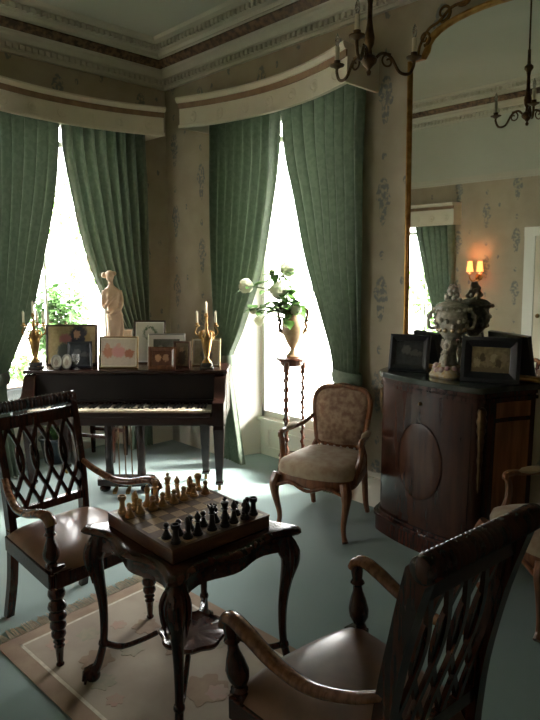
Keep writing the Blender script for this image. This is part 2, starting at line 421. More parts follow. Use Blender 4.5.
# cornice: a moulded profile run round the room, a brown leaf band and two rows of dentils
CORN = [(0,3.395),(.03,3.395),(.03,3.42),(.045,3.42),(.045,3.465),(.085,3.47),(.10,3.50),(.12,3.515),(.125,3.53),(.20,3.60),(.215,3.60),(.225,3.625),(.265,3.63),(.265,3.675),(.34,3.68),(.36,3.70),(0,3.70)]
def cornice(n, side, s0, s1, m0, m1):
    T = TR[side]
    m = MB(); m.loft([[(s0+m0*d, -d, z) for d, z in CORN], [(s1-m1*d, -d, z) for d, z in CORN]])
    t = m.xf(T).build('trim_%d' % n, 'plaster', kind='structure', smooth=0)
    band = [(.141,3.532),(.149,3.528),(.198,3.576),(.192,3.588)]
    m = MB(); m.loft([[(s0+m0*d, -d, z) for d, z in band], [(s1-m1*d, -d, z) for d, z in band]])
    m.xf(T).build('leaf_band', 'frieze_brown', t, smooth=0)
    for d, za, zb in ((.045, 3.425, 3.460), (.265, 3.633, 3.670)):
        m = MB(); k = int((s1-s0)/.052)
        for i in range(k):
            s = s0+(i+.5)*.052
            if s < s0+m0*d+.02 or s > s1-m1*d-.02: continue
            m.box(s-.014, s+.014, -d-.026, -d, za, zb)
        m.xf(T).build('dentils', 'plaster', t, smooth=0, kind='stuff')
cornice(1, 'right', 0, RX, 1, 1); cornice(2, 'left', -2.3, 0, -1, 1); cornice(3, 'back', -1.2, RX, 1, 1); cornice(7, 'return', -1.2, 0, 1, -1); cornice(8, 'far', RY, -2.3, 1, 1); cornice(4, 'side', RY, 0, 1, 1)

# the wall behind the camera: plain frieze above a picture rail, and a door casing (all seen in the mirror)
zr = float(in_mirror(470, 179)[2])
m = MB().box(-1.2, RX, -.012, 0, zr+.03, 3.395).xf(TR['back']); m.build('trim_5', 'ceiling_paint', kind='structure', smooth=0)
m = MB().box(-1.2, RX, -.05, 0, zr-.02, zr+.03).box(-1.2, RX, -.03, 0, zr-.05, zr-.02).xf(TR['back']); m.build('trim_6', 'plaster', kind='structure', smooth=0)
dx0 = float(in_mirror(524, 300)[0]); dzt = float(in_mirror(530, 236)[2])
d = thing('door_1', 'white panelled door in a white casing', 'door'); d['kind'] = 'structure'; del d['category']
MB().box(dx0, dx0+.13, -.05, 0, 0, dzt).box(dx0+1.0, dx0+1.13, -.05, 0, 0, dzt).box(dx0, dx0+1.13, -.06, 0, dzt, dzt+.11).xf(TR['back']).build('casing', 'paint_white', d, smooth=0)
MB().box(dx0+.13, dx0+1.0, -.02, 0, 0, dzt).xf(TR['back']).build('door_leaf', 'pelmet_cream', d, smooth=0)
for x0 in (.2, .6):
    for z0, z1 in ((.2,.8),(.95,dzt-.12)):
        MB().box(dx0+.03+x0, dx0+.03+x0+.28, -.032, -.02, z0, z1).xf(TR['back']).build('door_panel', 'paint_white', d, smooth=0)
MB().ball((dx0+.2, RY+.06, .92), .028).build('door_knob', 'brass', d)
skirting('baseboard_back', 'back', [(-1.2, WIN[3][1]), (WIN[3][2], dx0), (dx0+1.13, RX)])

# outside: pale terrace, a shrub and a tree beyond the piano window, a shrub beyond the back window
MB().box(-45, 45, -45, 45, -.75, -.6).build('ground_terrace', 'paving', kind='structure', smooth=0)
def foliage_cloud(name, label, cat, c, r, n, leaf, mat='leaf_dark', trunk=None, seed=1, group=None):
    rnd = random.Random(seed); t = thing(name, label, cat, (c[0], c[1], -.6), group=group); m = MB()
    for i in range(n):
        a = rnd.uniform(0, 2*PI); h = rnd.uniform(-1, 1); q = rnd.uniform(.25, 1)**.5; lump = 1+.25*math.sin(3*a+h*4)
        p = Vector((r[0]*q*math.sqrt(1-h*h*.98)*math.cos(a)*lump, r[1]*q*math.sqrt(1-h*h*.98)*math.sin(a)*lump, c[2]+.6+r[2]*q*h))
        e = Matrix.Rotation(rnd.uniform(0, 6.3), 3, 'Z') @ Matrix.Rotation(rnd.uniform(-1.1, .6), 3, 'X'); l = leaf*rnd.uniform(.6, 1.3); w = l*.3
        m.add([p+e@Vector(v) for v in ((0,0,0),(w,l*.4,.1*l),(0,l,0),(-w,l*.4,.1*l))], [(0,1,2,3)])
    m.build('foliage', mat, t, smooth=0, kind='stuff')
    b = MB()
    for k in range(5):
        a = k*1.25; b.tube(smooth_path([(0.03*math.cos(a),.03*math.sin(a),0),(r[0]*.15*math.cos(a),r[1]*.15*math.sin(a),(c[2]+.6)*.5),(r[0]*.45*math.cos(a),r[1]*.45*math.sin(a),c[2]+.6+r[2]*.2)],4), trunk or .02, 6)
    b.build('stems', 'bark', t)
def beyond(px, py, x): return hit(px, py, 0, x)
q = beyond(60, 322, -2.4); foliage_cloud('garden_shrub', 'green leafy shrub growing outside the piano window', 'shrub', q, (.40,.34,.50), 1000, .15, seed=3)
q = beyond(30, 372, -3.3); foliage_cloud('garden_shrub', 'low shrub with pale leaves outside beneath the piano window', 'shrub', q, (.30,.36,.34), 420, .12, 'leaf', seed=5)
q = beyond(78, 225, -14.0); foliage_cloud('garden_tree', 'tall tree far out in the garden beyond the piano window', 'tree', q, (2.4,1.5,2.0), 500, .34, 'leaf', .06, seed=8)
q = beyond(13, 386, -1.1); gp = thing('garden_planter', 'dark square planter outside below the piano window', 'planter', (q[0], q[1], -.6)); zq = float(q[2])+.6
MB().box(-.17,.17,-.17,.17,0,zq).build('tub', 'pot_blue', gp, smooth=0); MB().box(-.19,.19,-.19,.19,zq-.05,zq-.005).build('rim', 'pot_blue', gp, smooth=0); MB().box(-.15,.15,-.15,.15,zq,zq+.01).build('soil', 'bark', gp, smooth=0)
v = in_mirror(420, 300); foliage_cloud('garden_shrub', 'shrub outside the window that shows in the gilt mirror', 'shrub', (v[0]-.9, RY-2.6, 1.0), (.8,.7,1.2), 1300, .15, 'leaf', seed=12)

# ================================================================ PELMETS AND CURTAINS
def pelmet(side, label, a, b, z0=2.90, z1=3.14, dmid=.16, dend=.34, nros=7):
    T = TR[side]; N = 24; t = thing('pelmet', label, 'pelmet', tuple(T @ Vector(((a+b)/2, 0, 0))), group='bowed pelmets over the windows')
    inv = Matrix.Translation(-Vector(t.location)) @ T
    def dep(s): u = (2*(s-a)/(b-a)-1); return dmid+(dend-dmid)*u*u
    def sweep(prof, name, mat):
        m = MB(); rings = []
        for k in range(N+1):
            s = a+(b-a)*k/N; rings.append([(s, -(dep(s)+o), z) for o, z in prof])
        m.loft(rings); return m.xf(inv).build(name, mat, t, smooth=30)
    H = z1-z0
    sweep([(-.02,z0),(0,z0),(0,z1-.02),(-.02,z1-.02)], 'board', 'pelmet_cream')
    sweep([(0,z0),(.014,z0),(.014,z0+.025),(0,z0+.03)], 'lower_moulding', 'pelmet_cream')
    sweep([(0,z1-.085),(.012,z1-.085),(.018,z1-.045),(0,z1-.045)], 'brown_band', 'pelmet_brown')
    sweep([(0,z1-.045),(.03,z1-.042),(.045,z1-.015),(.04,z1),(-.02,z1)], 'top_moulding', 'pelmet_cream')
    m = MB()
    for s in (a, b-.02): m.box(s, s+.02, -dend+.01, 0, z0, z1)
    m.box(a, b, -dmid+.02, 0, z1-.02, z1); m.xf(inv).build('return_board', 'pelmet_cream', t, smooth=0)
    for k in range(nros):
        s = a+(b-a)*(k+.5)/nros; m = MB(); zc = z0+H*.34
        m.lathe([(.042,0),(.042,.004),(.034,.010),(.028,.006),(.018,.008),(.008,.016),(.001,.017)], (0,0,0), 14, 1)
        m.xf(inv @ Matrix.Translation((s, -dep(s), zc)) @ Matrix.Scale(-1, 4, (0,1,0))); m.build('rosette', 'pelmet_cream', t)
pelmet('right', 'bowed cream pelmet with brown band over window behind white flowers', .685, 2.47)
pelmet('left', 'bowed cream pelmet with brown band over the piano window', -1.99, -.26)

def curtain(side, label, keys, nfold, dep=-.085, ztie=.9, phase=0.0, amp=.038, tr=.085):
    """keys: (z, outer edge, inner edge) along the wall, from the hem up"""
    T = TR[side]; t = thing('curtain', label, 'curtain', tuple(T @ Vector((keys[-1][1], 0, 0)))); inv = Matrix.Translation(-Vector(t.location)) @ T
    zt = keys[-1][0]
    wtop = abs(keys[-1][2]-keys[-1][1])
    def f(u, v):
        z = keys[0][0]+(zt-keys[0][0])*v; o, i = lerp_keys(keys, z); s = o+(i-o)*u; w = abs(i-o)/wtop
        a = amp*(.45+.55*min(1, w)); uu = u+.012*math.sin(9*u+z*1.3)
        ph = 2*PI*nfold*uu+phase; d = dep+a*(math.cos(ph)+.28*math.cos(2*ph+1.0))+.012*math.sin(5*u+2*z)-.03*math.exp(-((z-ztie)/.18)**2)
        s += .25*a*math.sin(ph)*w
        return (s, d, z)
    m = MB().grid(f, nfold*14, 56).xf(inv); m.build('drape', 'curtain_green', t, smooth=80)
    o, i = lerp_keys(keys, ztie); lo, hi = min(o,i)-.02, max(o,i)+.02; c, hw = (lo+hi)/2, (hi-lo)/2
    m = MB(); rings = []
    for k in range(28):
        a = 2*PI*k/28; x = c+hw*math.cos(a); y = dep-.01+tr*math.sin(a); tilt = .10*(x-o)*(1 if i > o else -1)
        for_z = ztie+tilt
        rings.append([(x, y, for_z-.05), (x+.008*math.cos(a), y+.008*math.sin(a), for_z), (x, y, for_z+.05), (x-.006*math.cos(a), y-.006*math.sin(a), for_z)])
    m.loft(rings, loop=True); m.xf(inv).build('tieback', 'curtain_green', t, smooth=50)
    return t
def dense(keys, n=5):
    return [tuple(p) for p in smooth_path(keys, n)]
curtain('right', 'green curtain drawn back beside the piano at window with white flowers',
        dense([(.02,.90,1.19),(.5,.91,1.08),(.90,.90,1.03),(1.21,.80,1.15),(1.72,.765,1.377),(2.266,.75,1.517),(2.637,.745,1.583),(3.07,.74,1.612)]), 8, ztie=.92)
curtain('right', 'green curtain drawn back behind the tapestry armchair',
        dense([(.02,2.30,2.09),(.5,2.34,2.14),(.93,2.41,2.19),(1.348,2.41,2.032),(1.795,2.41,1.854),(2.249,2.405,1.735),(2.63,2.40,1.637),(3.07,2.40,1.604)]), 8, dep=-.06, ztie=.93, phase=1.3, amp=.036, tr=.055)
curtain('left', 'green curtain tied back at the piano window beyond the candelabrum without statue',
        dense([(.02,-1.93,-1.58),(.45,-1.93,-1.64),(.82,-1.93,-1.68),(1.075,-1.93,-1.569),(1.393,-1.93,-1.409),(1.966,-1.93,-1.249),(2.377,-1.925,-1.158),(2.744,-1.92,-1.112),(3.07,-1.92,-1.102)]), 9, dep=-.085, ztie=.84)
curtain('left', 'green curtain tied back behind the pale statue on the piano',
        dense([(.02,-.30,-.56),(.5,-.30,-.50),(.9,-.30,-.50),(1.362,-.295,-.72),(1.632,-.295,-.836),(1.977,-.29,-.944),(2.388,-.285,-1.033),(2.744,-.285,-1.098),(3.07,-.285,-1.10)]), 8, dep=-.085, ztie=.92, phase=.7)
# third window (seen only in the mirror)
zt3 = WIN[3][4]; e = [float(in_mirror(px, py)[0]) for px, py in ((418,228),(424,260),(433,300),(440,328))]; z3 = [float(in_mirror(px, py)[2]) for px, py in ((416,228),(420,260),(429,300),(436,328))]
o3 = float(in_mirror(456, 300)[0])
curtain('back', 'green curtain beside the sconce, seen in the gilt mirror', dense([(.02,o3,o3-(o3-e[3])*.6),(max(.3,z3[3]-.3),o3,e[3]+.06),(z3[3],o3,e[3]),(z3[2],o3,e[2]),(z3[1],o3,e[1]),(z3[0],o3,e[0]),(zt3+.02,o3,e[0]-.02)]), 6, ztie=max(.3,z3[3]-.3))
curtain('back', 'green curtain on the far side of the window in the mirror', dense([(.02,2*W3C-o3,W3C-.50),(max(.3,z3[3]-.3),2*W3C-o3,W3C-.52),(z3[1],2*W3C-o3,W3C-.38),(zt3+.02,2*W3C-o3,e[0]-.05)]), 6, ztie=max(.3,z3[3]-.3))
zp = float(in_mirror(440, 204)[2]); pelmet('back', 'cream pelmet with moulded top, seen in the gilt mirror', 2*W3C-o3-.12, float(in_mirror(460, 210)[0])+.02, zt3-.03, zp, .17, .2)

# ================================================================ LARGE FURNITURE
# ---------------------------------------------------------------- grand piano, keyboard towards the room
PA = math.radians(45.5); PIANO = Vector((.893, -1.063, 0))
PM = Matrix.Translation(PIANO) @ Matrix.Rotation(PA, 4, 'Z')          # local: x along the keyboard, y into the corner
pn = thing('grand_piano', 'small dark mahogany grand piano with open keyboard, set across the corner', 'piano', tuple(PIANO), PA)
HW = .79; ZL = .945
outline = smooth_path([(-HW,.40),(-.60,.60),(-.35,.82),(-.05,.90),(.18,.83),(.33,.62),(.52,.47),(HW,.36)], 5)
outline = [(-HW,0)] + [p[:2] for p in [(a[0],a[1]) for a in outline]] + [(HW,0)]
MB().prism(outline, .575, ZL-.035).build('rim', 'piano_wood', pn, smooth=40)
MB().prism([(x*1.012, y*1.012-.012) for x, y in outline], ZL-.03, ZL).build('lid', 'piano_wood', pn, smooth=40, bevel=.006)
MB().box(-.70, .70, -.012, 0, .70, ZL-.035).box(-.70,.70,-.03,-.012,.70,.715).build('fallboard', 'piano_black', pn, smooth=0)
MB().box(-.785, .785, -.27, 0, .565, .63).box(-.69, .69, -.275, -.25, .63, .667).build('key_bed', 'piano_wood', pn, smooth=0, bevel=.005)
for s in (-1, 1):
    m = MB(); prof = smooth_path([(-.272,.565,0),(-.272,.72,0),(-.24,.74,0),(-.17,.735,0),(-.10,.77,0),(-.04,.88,0),(0,ZL-.035,0)], 4); prof = [(p[0],p[1]) for p in prof]+[(0,.565)]
    n = len(prof); xa, xb = s*.70, s*.787
    m.loft([[(xa,y,z) for y,z in prof],[(xb,y,z) for y,z in prof]]); m.build('cheek', 'piano_leg', pn, smooth=30)
kw = 1.38/52; m = MB()
for k in range(52):
    x = -.69+k*kw; m.box(x+.0008, x+kw-.0008, -.245, -.03, .655, .677)
m.build('white_keys', 'ivory', pn, smooth=0, kind='stuff'); m = MB()
for k in range(51):
    if (k+5) % 7 in (0,1,3,4,5):
        x = -.69+(k+1)*kw; m.box(x-.006, x+.006, -.17, -.03, .677, .689)
m.build('black_keys', 'ebony', pn, smooth=0, kind='stuff')
for x, y in ((.735,-.10),(-.735,-.10),(.60,.16),(-.60,.30),(-.05,.68)):
    m = MB(); m.loft([[(x+a*r,y+b*r,z) for a,b in ((1,1),(-1,1),(-1,-1),(1,-1))] for r, z in ((.05,.57),(.052,.54),(.040,.53),(.042,.50),(.024,.08),(.030,.07),(.030,.055))])
    l = m.build('leg', 'piano_leg', pn, smooth=0)
    MB().lathe([(.004,-.011),(.024,-.011),(.027,0),(.024,.011),(.004,.011)], (x,y,.027), 12, 0).box(x-.008,x+.008,y-.008,y+.008,.03,.058).build('caster', 'brass', l)
ly = thing('pedal_lyre', '', ''); del ly['label']; del ly['category']; ly.parent = pn; ly.location = (0, -.10, 0)
for s in (-1, 1):
    MB().lathe([(.03,.60),(.032,.56),(.026,.54),(.033,.50),(.028,.42),(.034,.30),(.030,.20),(.036,.13),(.044,.10),(.044,.06)], (s*.125,0,0), 12).build('lyre_column', 'piano_leg', ly)
for x in (-.05, 0, .05): MB().tube([(x,0,.09),(x,0,.6)], .005, 6).build('pedal_rod', 'bronze', ly)
m = MB(); pts = smooth_path([(-.21,-.06,0),(-.22,.05,0),(-.1,.07,0),(.1,.07,0),(.22,.05,0),(.21,-.06,0),(.12,-.07,0),(0,-.085,0),(-.12,-.07,0),(-.21,-.06,0)],4)[:-1]
m.prism([p[:2] for p in pts], .055, .11); m.build('lyre_base', 'piano_leg', ly, smooth=40, bevel=.006)
for x in (-.16, .16): MB().ball((x,-.02,.03), (.045,.05,.032)).build('lyre_foot', 'piano_leg', ly)
for x in (-.05, .05): MB().loft([[(x+a*w,y,z+b*.006) for a,b in ((1,1),(-1,1),(-1,-1),(1,-1))] for y,z,w in ((.02,.07,.01),(-.09,.06,.011),(-.15,.045,.018),(-.17,.04,.014))]).build('pedal', 'brass', ly)

# ---------------------------------------------------------------- stool and pot standing beyond the piano
sx, sy = .06, -.83
st = thing('low_stool', 'small dark wooden stool under the window behind the piano', 'stool', (sx, sy, 0), math.radians(31))
MB().prism(rrect(.20,.15,.03), .44, .47).build('top', 'mahogany', st)
for a, b in ((-1,-1),(1,-1),(1,1),(-1,1)):
    MB().loft([[(a*.17+p*r,b*.12+q*r,z) for p,q in ((1,1),(-1,1),(-1,-1),(1,-1))] for r,z in ((.02,.44),(.018,.2),(.013,.0))]).build('leg', 'mahogany', st, smooth=0)
MB().box(-.17,.17,-.132,-.108,.22,.25).box(-.17,.17,.108,.132,.22,.25).build('stretcher', 'mahogany', st, smooth=0)
pt = thing('plant_pot', 'dark blue glazed pot on the floor under the piano window', 'plant pot', (-.12, -1.20, 0))
MB().lathe([(.09,0),(.10,.01),(.125,.18),(.13,.21),(.145,.215),(.145,.235),(.12,.235),(.115,.20),(.01,.20)], (0,0,0), 20).build('pot', 'pot_blue', pt)
m = MB(); rnd = random.Random(2)
for i in range(40):
    a = rnd.uniform(0,6.3); l = rnd.uniform(.08,.2); r0 = rnd.uniform(0,.06); e = Matrix.Rotation(a,3,'Z')
    m.add([e@Vector(v)+Vector((0,0,.2)) for v in ((r0,-.004,0),(r0,.004,0),(r0+l*.35,.018,l*.7),(r0+l*.8,0,l),(r0+l*.35,-.018,l*.7))], [(0,1,2,3,4)])
m.build('foliage', 'leaf_dark', pt, smooth=0, kind='stuff')

# ---------------------------------------------------------------- lattice-back open armchair (two of them)
def lattice_chair(label, loc, rz, zt):
    t = thing('lattice_armchair', label, 'armchair', loc, rz, 'lattice-back armchairs at the chess table')
    W, Zs = .255, .44
    # seat frame
    fr = [(.26,.27),(.26,-.27),(-.25,-.215),(-.25,.215)]
    m = MB()
    for a, b in zip(fr, fr[1:]+fr[:1]): m.bar([(a[0],a[1],Zs-.025),(b[0],b[1],Zs-.025)], .036, .02)
    m.build('seat_frame', 'mahogany', t, smooth=0, bevel=.004)
    def pad(u, v):
        a, b = 2*u-1, 2*v-1; x = .01+.265*b*(1-.02*a*a)+(.018*(1-a*a) if b > 0 else 0)*b; y = a*(.258+.026*b)
        e = max(0, 1-abs(a)**5)*max(0, 1-abs(b)**5); return (x, y, Zs+.005+.058*e**.5+.012*(1-a*a)*(1-b*b))
    m = MB().grid(pad, 20, 20); m.prism([(.27,.27),(.27,-.27),(-.25,-.21),(-.25,.21)], Zs-.005, Zs+.012); m.build('seat', 'leather', t, smooth=50)
    # legs
    prof = [(.03,.40),(.034,.385),(.026,.375),(.036,.355),(.038,.34),(.030,.32),(.020,.312),(.036,.298),(.041,.28),(.034,.266),(.027,.26),(.036,.25),(.039,.235),(.033,.222),(.025,.216),(.034,.206),(.036,.192),(.030,.18),(.023,.174),(.031,.164),(.032,.15),(.026,.138),(.020,.13),(.026,.12),(.017,.108),(.024,.098),(.018,.085),(.013,.02),(.018,.012),(.016,0)]
    for s in (-1, 1):
        m = MB().lathe(prof, (.235, s*.245, 0), 14); m.box(.205,.265,s*.245-.03,s*.245+.03,.39,.475); m.build('leg', 'mahogany', t)
        p = smooth_path([(-.245,s*.20,.47),(-.25,s*.20,.36),(-.265,s*.205,.2),(-.315,s*.21,.0)],5); MB().bar(p, [.020+.006*i/(len(p)-1) if i < 4 else .022-.006*i/len(p) for i in range(len(p))], .02, (1,0,0)).build('leg', 'mahogany', t, smooth=40)
    # back: posts, reeded roll, rails, interlaced slats
    def bx(z): return -.25-.07*max(0,(z-.46))-.21*max(0,(z-.60))**1.5       # rake of the back
    for s in (-1, 1):
        p = [(bx(z), s*(.198+.02*(z-.46)), z) for z in np.linspace(.42, zt-.03, 12)] + [(bx(zt)-.025, s*.212, zt+.003)]
        MB().bar(p, [.024]*9+[.026,.028,.03,.03], .018, (1,0,0)).build('back_post', 'mahogany', t, smooth=50)
    L = .240; prof = [(.004,-L),(.026,-L),(.031,-L+.004),(.031,-L+.018),(.027,-L+.02)]; nr = 24; h = (2*L-.044)/nr
    for k in range(nr):
        a = -L+.022+k*h; prof += [(.0215,a),(.030,a+h*.2),(.0335,a+h*.5),(.030,a+h*.8),(.0215,a+h*.98)]
    prof += [(.027,L-.02),(.031,L-.018),(.031,L-.004),(.026,L),(.004,L)]
    MB().lathe(prof, (bx(zt)-.012,0,zt-.005), 20, 1).build('top_rail', 'mahogany', t, smooth=50)
    for z, hz in ((zt-.075,.030),(.545,.020)):
        MB().box(bx(z)-.012, bx(z)+.012, -.20, .20, z-hz, z+hz).build('back_rail', 'mahogany', t, smooth=0)
        ys = [(-.154+.077*k) for k in range(5)]
    for y0 in ys:
        for s in (-1, 1):
            p = []
            for k in range(15):
                q = k/14; z = (zt-.10)-q*(zt-.10-.56); y = y0+s*.050*math.sin(1.3*PI*q**1.05); y = min(max(y,-.192),.192); p.append((bx(z)+s*.003, y, z))
            MB().bar(p, .0085, .007, (0,1,0)).build('slat', 'mahogany', t, smooth=50)
    # arms and their turned supports
    for s in (-1, 1):
        p = smooth_path([(bx(.72)+.005,s*.206,.728),(-.18,s*.232,.682),(-.06,s*.258,.652),(.06,s*.272,.662),(.16,s*.279,.692),(.23,s*.281,.708),(.27,s*.279,.698),(.284,s*.277,.672)],5)
        rr = [(.016+.010*min(1,i/20), .014+.006*min(1,i/20)) for i in range(len(p))]
        MB().tube(p, rr, 10, flat=(0,1,0)).build('arm', 'arm_wood', t, smooth=60)
        c = []
        for r, z in ((.018,.46),(.026,.475),(.020,.49),(.033,.515),(.036,.54),(.028,.575),(.018,.605),(.016,.625),(.026,.635),(.018,.648),(.022,.68),(.020,.70)):
            w = (z-.46)/.24; c.append([(.232+.038*w+r*math.cos(a), s*(.258+.019*w)+r*math.sin(a), z-.012*w) for a in np.linspace(0,2*PI,13)[:-1]])
        MB().loft(c).build('arm_support', 'mahogany', t)
    return t
lattice_chair('lattice-back armchair with ribbed top rail beside the light chess pieces', (2.395, -2.26, 0), math.radians(4.4), 1.055)
lattice_chair('lattice-back armchair with ribbed top rail beside the dark chess pieces', (4.05, -2.205, 0), math.radians(174.5), 1.10)

# ---------------------------------------------------------------- chess table
TC = Vector((3.15, -2.135, 0)); TZ = .69
tb = thing('games_table', 'mahogany serpentine table on carved cabriole legs under the chessboard', 'table', (TC.x, TC.y, .006))
def table_outline(h, amp, n=16):
    pts = []; C = [(-h,-h),(h,-h),(h,h),(-h,h)]
    for k in range(4):
        a, b = Vector((*C[k],0)), Vector((*C[(k+1)%4],0)); d = (b-a).normalized(); nrm = Vector((-d.y, d.x, 0))
        for i in range(n):
            q = .045+.91*i/(n-1); ins = amp*(.5-.5*math.cos(4*PI*q))*1.0+.012*math.sin(PI*q); p = a+(b-a)*q+nrm*ins; pts.append((p.x,p.y))
    return pts
m = MB(); rings = []
for h, z in ((.300,TZ-.032),(.322,TZ-.028),(.332,TZ-.018),(.326,TZ-.008),(.318,TZ-.002),(.30,TZ)): rings.append([(x,y,z) for x,y in table_outline(h,.042)])
m.loft(rings); m.build('top', 'mahogany_x', tb, smooth=45)
m = MB(); m.loft([[(x,y,z) for x,y in table_outline(h,.036)] for h,z in ((.292,TZ-.03),(.292,TZ-.085),(.297,TZ-.095),(.280,TZ-.10))]); m.build('apron', 'mahogany_x', tb, smooth=45)
for a, b in ((-1,-1),(1,-1),(1,1),(-1,1)):
    def P(o, z): return (a*(.262+o), b*(.262+o), z)
    p = smooth_path([P(-.01,.66),P(.012,.60),P(.022,.55),P(.010,.46),P(.0,.34),P(.002,.20),P(.018,.10),P(.034,.05)],4)
    r = [x[0] for x in smooth_path([(.034,0),(.044,0),(.040,0),(.026,0),(.019,0),(.016,0),(.017,0),(.022,0)],4)]
    l = MB().tube(p, r, 12).build('leg', 'mahogany', tb)
    m = MB().ball(P(.040,.028), (.032,.032,.028), 12, 7)
    for k in range(4):
        an = math.atan2(b,a)+(k-1.5)*.62; m.tube([P(.03,.075), (a*.302+.032*math.cos(an), b*.302+.032*math.sin(an), .045), (a*.302+.040*math.cos(an), b*.302+.040*math.sin(an), .008)], [.010,.011,.006], 6)
    m.build('claw_foot', 'mahogany', l)
    m = MB()
    for k in range(5):
        an = math.atan2(b,a)+(k-2)*.45; q0 = P(.0,.645); m.tube(smooth_path([(q0[0]+.030*math.cos(an),q0[1]+.030*math.sin(an),.64),(q0[0]+.060*math.cos(an),q0[1]+.060*math.sin(an),.585),(q0[0]+.045*math.cos(an),q0[1]+.045*math.sin(an),.50-.02*abs(k-2))],4), [.010]*4+[.011]*3+[.006,.003], 6)
    m.build('knee_carving', 'mahogany', l)
    p = smooth_path([P(.004,.175),P(-.05,.160),P(-.11,.190),P(-.155,.222)],5); MB().tube(p, [.013]*6+[.011]*len(p[6:]), 8).ball(P(.004,.175),.022).build('stretcher', 'mahogany', tb)
def dish(r, z): return [((r*(1+.05*math.cos(8*t)))*math.cos(t), (r*(1+.05*math.cos(8*t)))*math.sin(t), z) for t in np.linspace(0,2*PI,49)[:-1]]
MB().loft([dish(.09,.208),dish(.132,.216),dish(.140,.230),dish(.132,.238),dish(.122,.231),dish(.02,.230)]).build('shelf', 'mahogany_x', tb)

# ---------------------------------------------------------------- tapestry armchairs (French, cabriole legs)
def fauteuil(label, loc, rz):
    t = thing('tapestry_armchair', label, 'armchair', loc, rz, 'tapestry armchairs')     # faces local +x
    Zs = .40
    def seat_out(k, z):
        pts = []
        for a in np.linspace(0,2*PI,41)[:-1]:
            c, s_ = math.cos(a), math.sin(a); e = .42; x = .27*(abs(c)**e)*(1 if c > 0 else -1); y = .285*(abs(s_)**e)*(1 if s_ > 0 else -1)
            y *= .90+.10*(x/.27); x += (.02*math.cos(y/.285*PI) if x > 0 else 0); pts.append((x*k,y*k,z))
        return pts
    MB().loft([seat_out(1.0,Zs-.065),seat_out(1.015,Zs-.05),seat_out(1.0,Zs-.005)]).build('seat_rail', 'walnut', t, smooth=50)
    MB().loft([seat_out(.985,Zs-.01),seat_out(1.0,Zs+.025),seat_out(.96,Zs+.06),seat_out(.80,Zs+.082),seat_out(.45,Zs+.092),seat_out(.05,Zs+.095)]).build('seat', 'tapestry_seat', t, smooth=60)
    m = MB(); p = [(.285+.012*math.cos(y/.25*PI*1.0), y, Zs-.062-.018*math.cos(y/.25*PI*2)) for y in np.linspace(-.24,.24,21)]; m.tube(p, .012, 6); m.build('apron_moulding', 'walnut', t)
    for s in (-1, 1):
        p = smooth_path([(.245,s*.235,Zs-.01),(.262,s*.252,Zs-.07),(.258,s*.25,.25),(.235,s*.228,.12),(.238,s*.232,.045),(.262,s*.252,.012)],4)
        r = [x[0] for x in smooth_path([(.034,0),(.036,0),(.026,0),(.018,0),(.016,0),(.020,0)],4)]; MB().tube(p, r, 10).build('leg', 'walnut', t)
        p = smooth_path([(-.235,s*.195,Zs),(-.25,s*.20,.25),(-.265,s*.205,.1),(-.30,s*.21,.01)],4); MB().tube(p, [.026-.009*i/len(p) for i in range(len(p))], 8).build('leg', 'walnut', t)
    # back: cartouche frame with padded panel
    def bk(y, z, off=0): return (-.245-.20*(z-.45)+off, y, z)
    path = smooth_path([(-.165,.50),(-.185,.60),(-.205,.74),(-.20,.825),(-.15,.878),(-.07,.89),(0,.902),(.07,.89),(.15,.878),(.20,.825),(.205,.74),(.185,.60),(.165,.50),(.08,.485),(0,.478),(-.08,.485)],4); path = [p[:2] for p in path]
    path = path+[(-.14,.487)]
    MB().tube([bk(y,z) for y,z in path], .021, 8, loop=True).build('back_frame', 'walnut', t)
    cy, cz = 0, .69; m = MB()
    for side in (1,-1):
        m.loft([[bk(y*k+cy*(1-k), cz+(z-cz)*k, side*h) for y,z in path] for k,h in ((.97,.004),(.92,.020),(.7,.034),(.35,.040),(.02,.042))], caps=True)
    m.build('back_pad', 'tapestry', t, smooth=60)
    for s in (-1, 1):
        MB().tube([bk(s*.165,.51),(-.235,s*.195,.44),(-.235,s*.195,.36)], [.02,.022,.026], 8).build('back_post', 'walnut', t)
        p = smooth_path([bk(s*.20,.685),(-.17,s*.235,.645),(-.05,s*.275,.628),(.06,s*.285,.632),(.105,s*.285,.622),(.108,s*.285,.60)],4)
        MB().tube(p, [.015]*4+[.016]*8+[.019]*(len(p)-12), 8).build('arm', 'walnut', t)
        p = smooth_path([(.105,s*.285,.615),(.085,s*.285,.56),(.095,s*.275,.48),(.14,s*.262,.40),(.16,s*.258,.36)],4); MB().tube(p, [.018+.006*i/len(p) for i in range(len(p))], 8).build('arm_support', 'walnut', t)
        if True:
            m = MB(); m.ball((-.045,s*.272,.645),(.085,.024,.020),12,6); m.build('arm_pad', 'tapestry_seat', t)
    for k in range(6):
        MB().ball((-.228,-.125+.05*k,.478),.010,6,4).build('brass_nail', 'silver', t)
    return t
fauteuil('tapestry armchair standing before the curtain and flower stand', (2.455, -.485, 0), math.radians(-72))
fauteuil('tapestry armchair in front of the end of the marble-topped cabinet', (3.97, -.47, 0), math.radians(238))

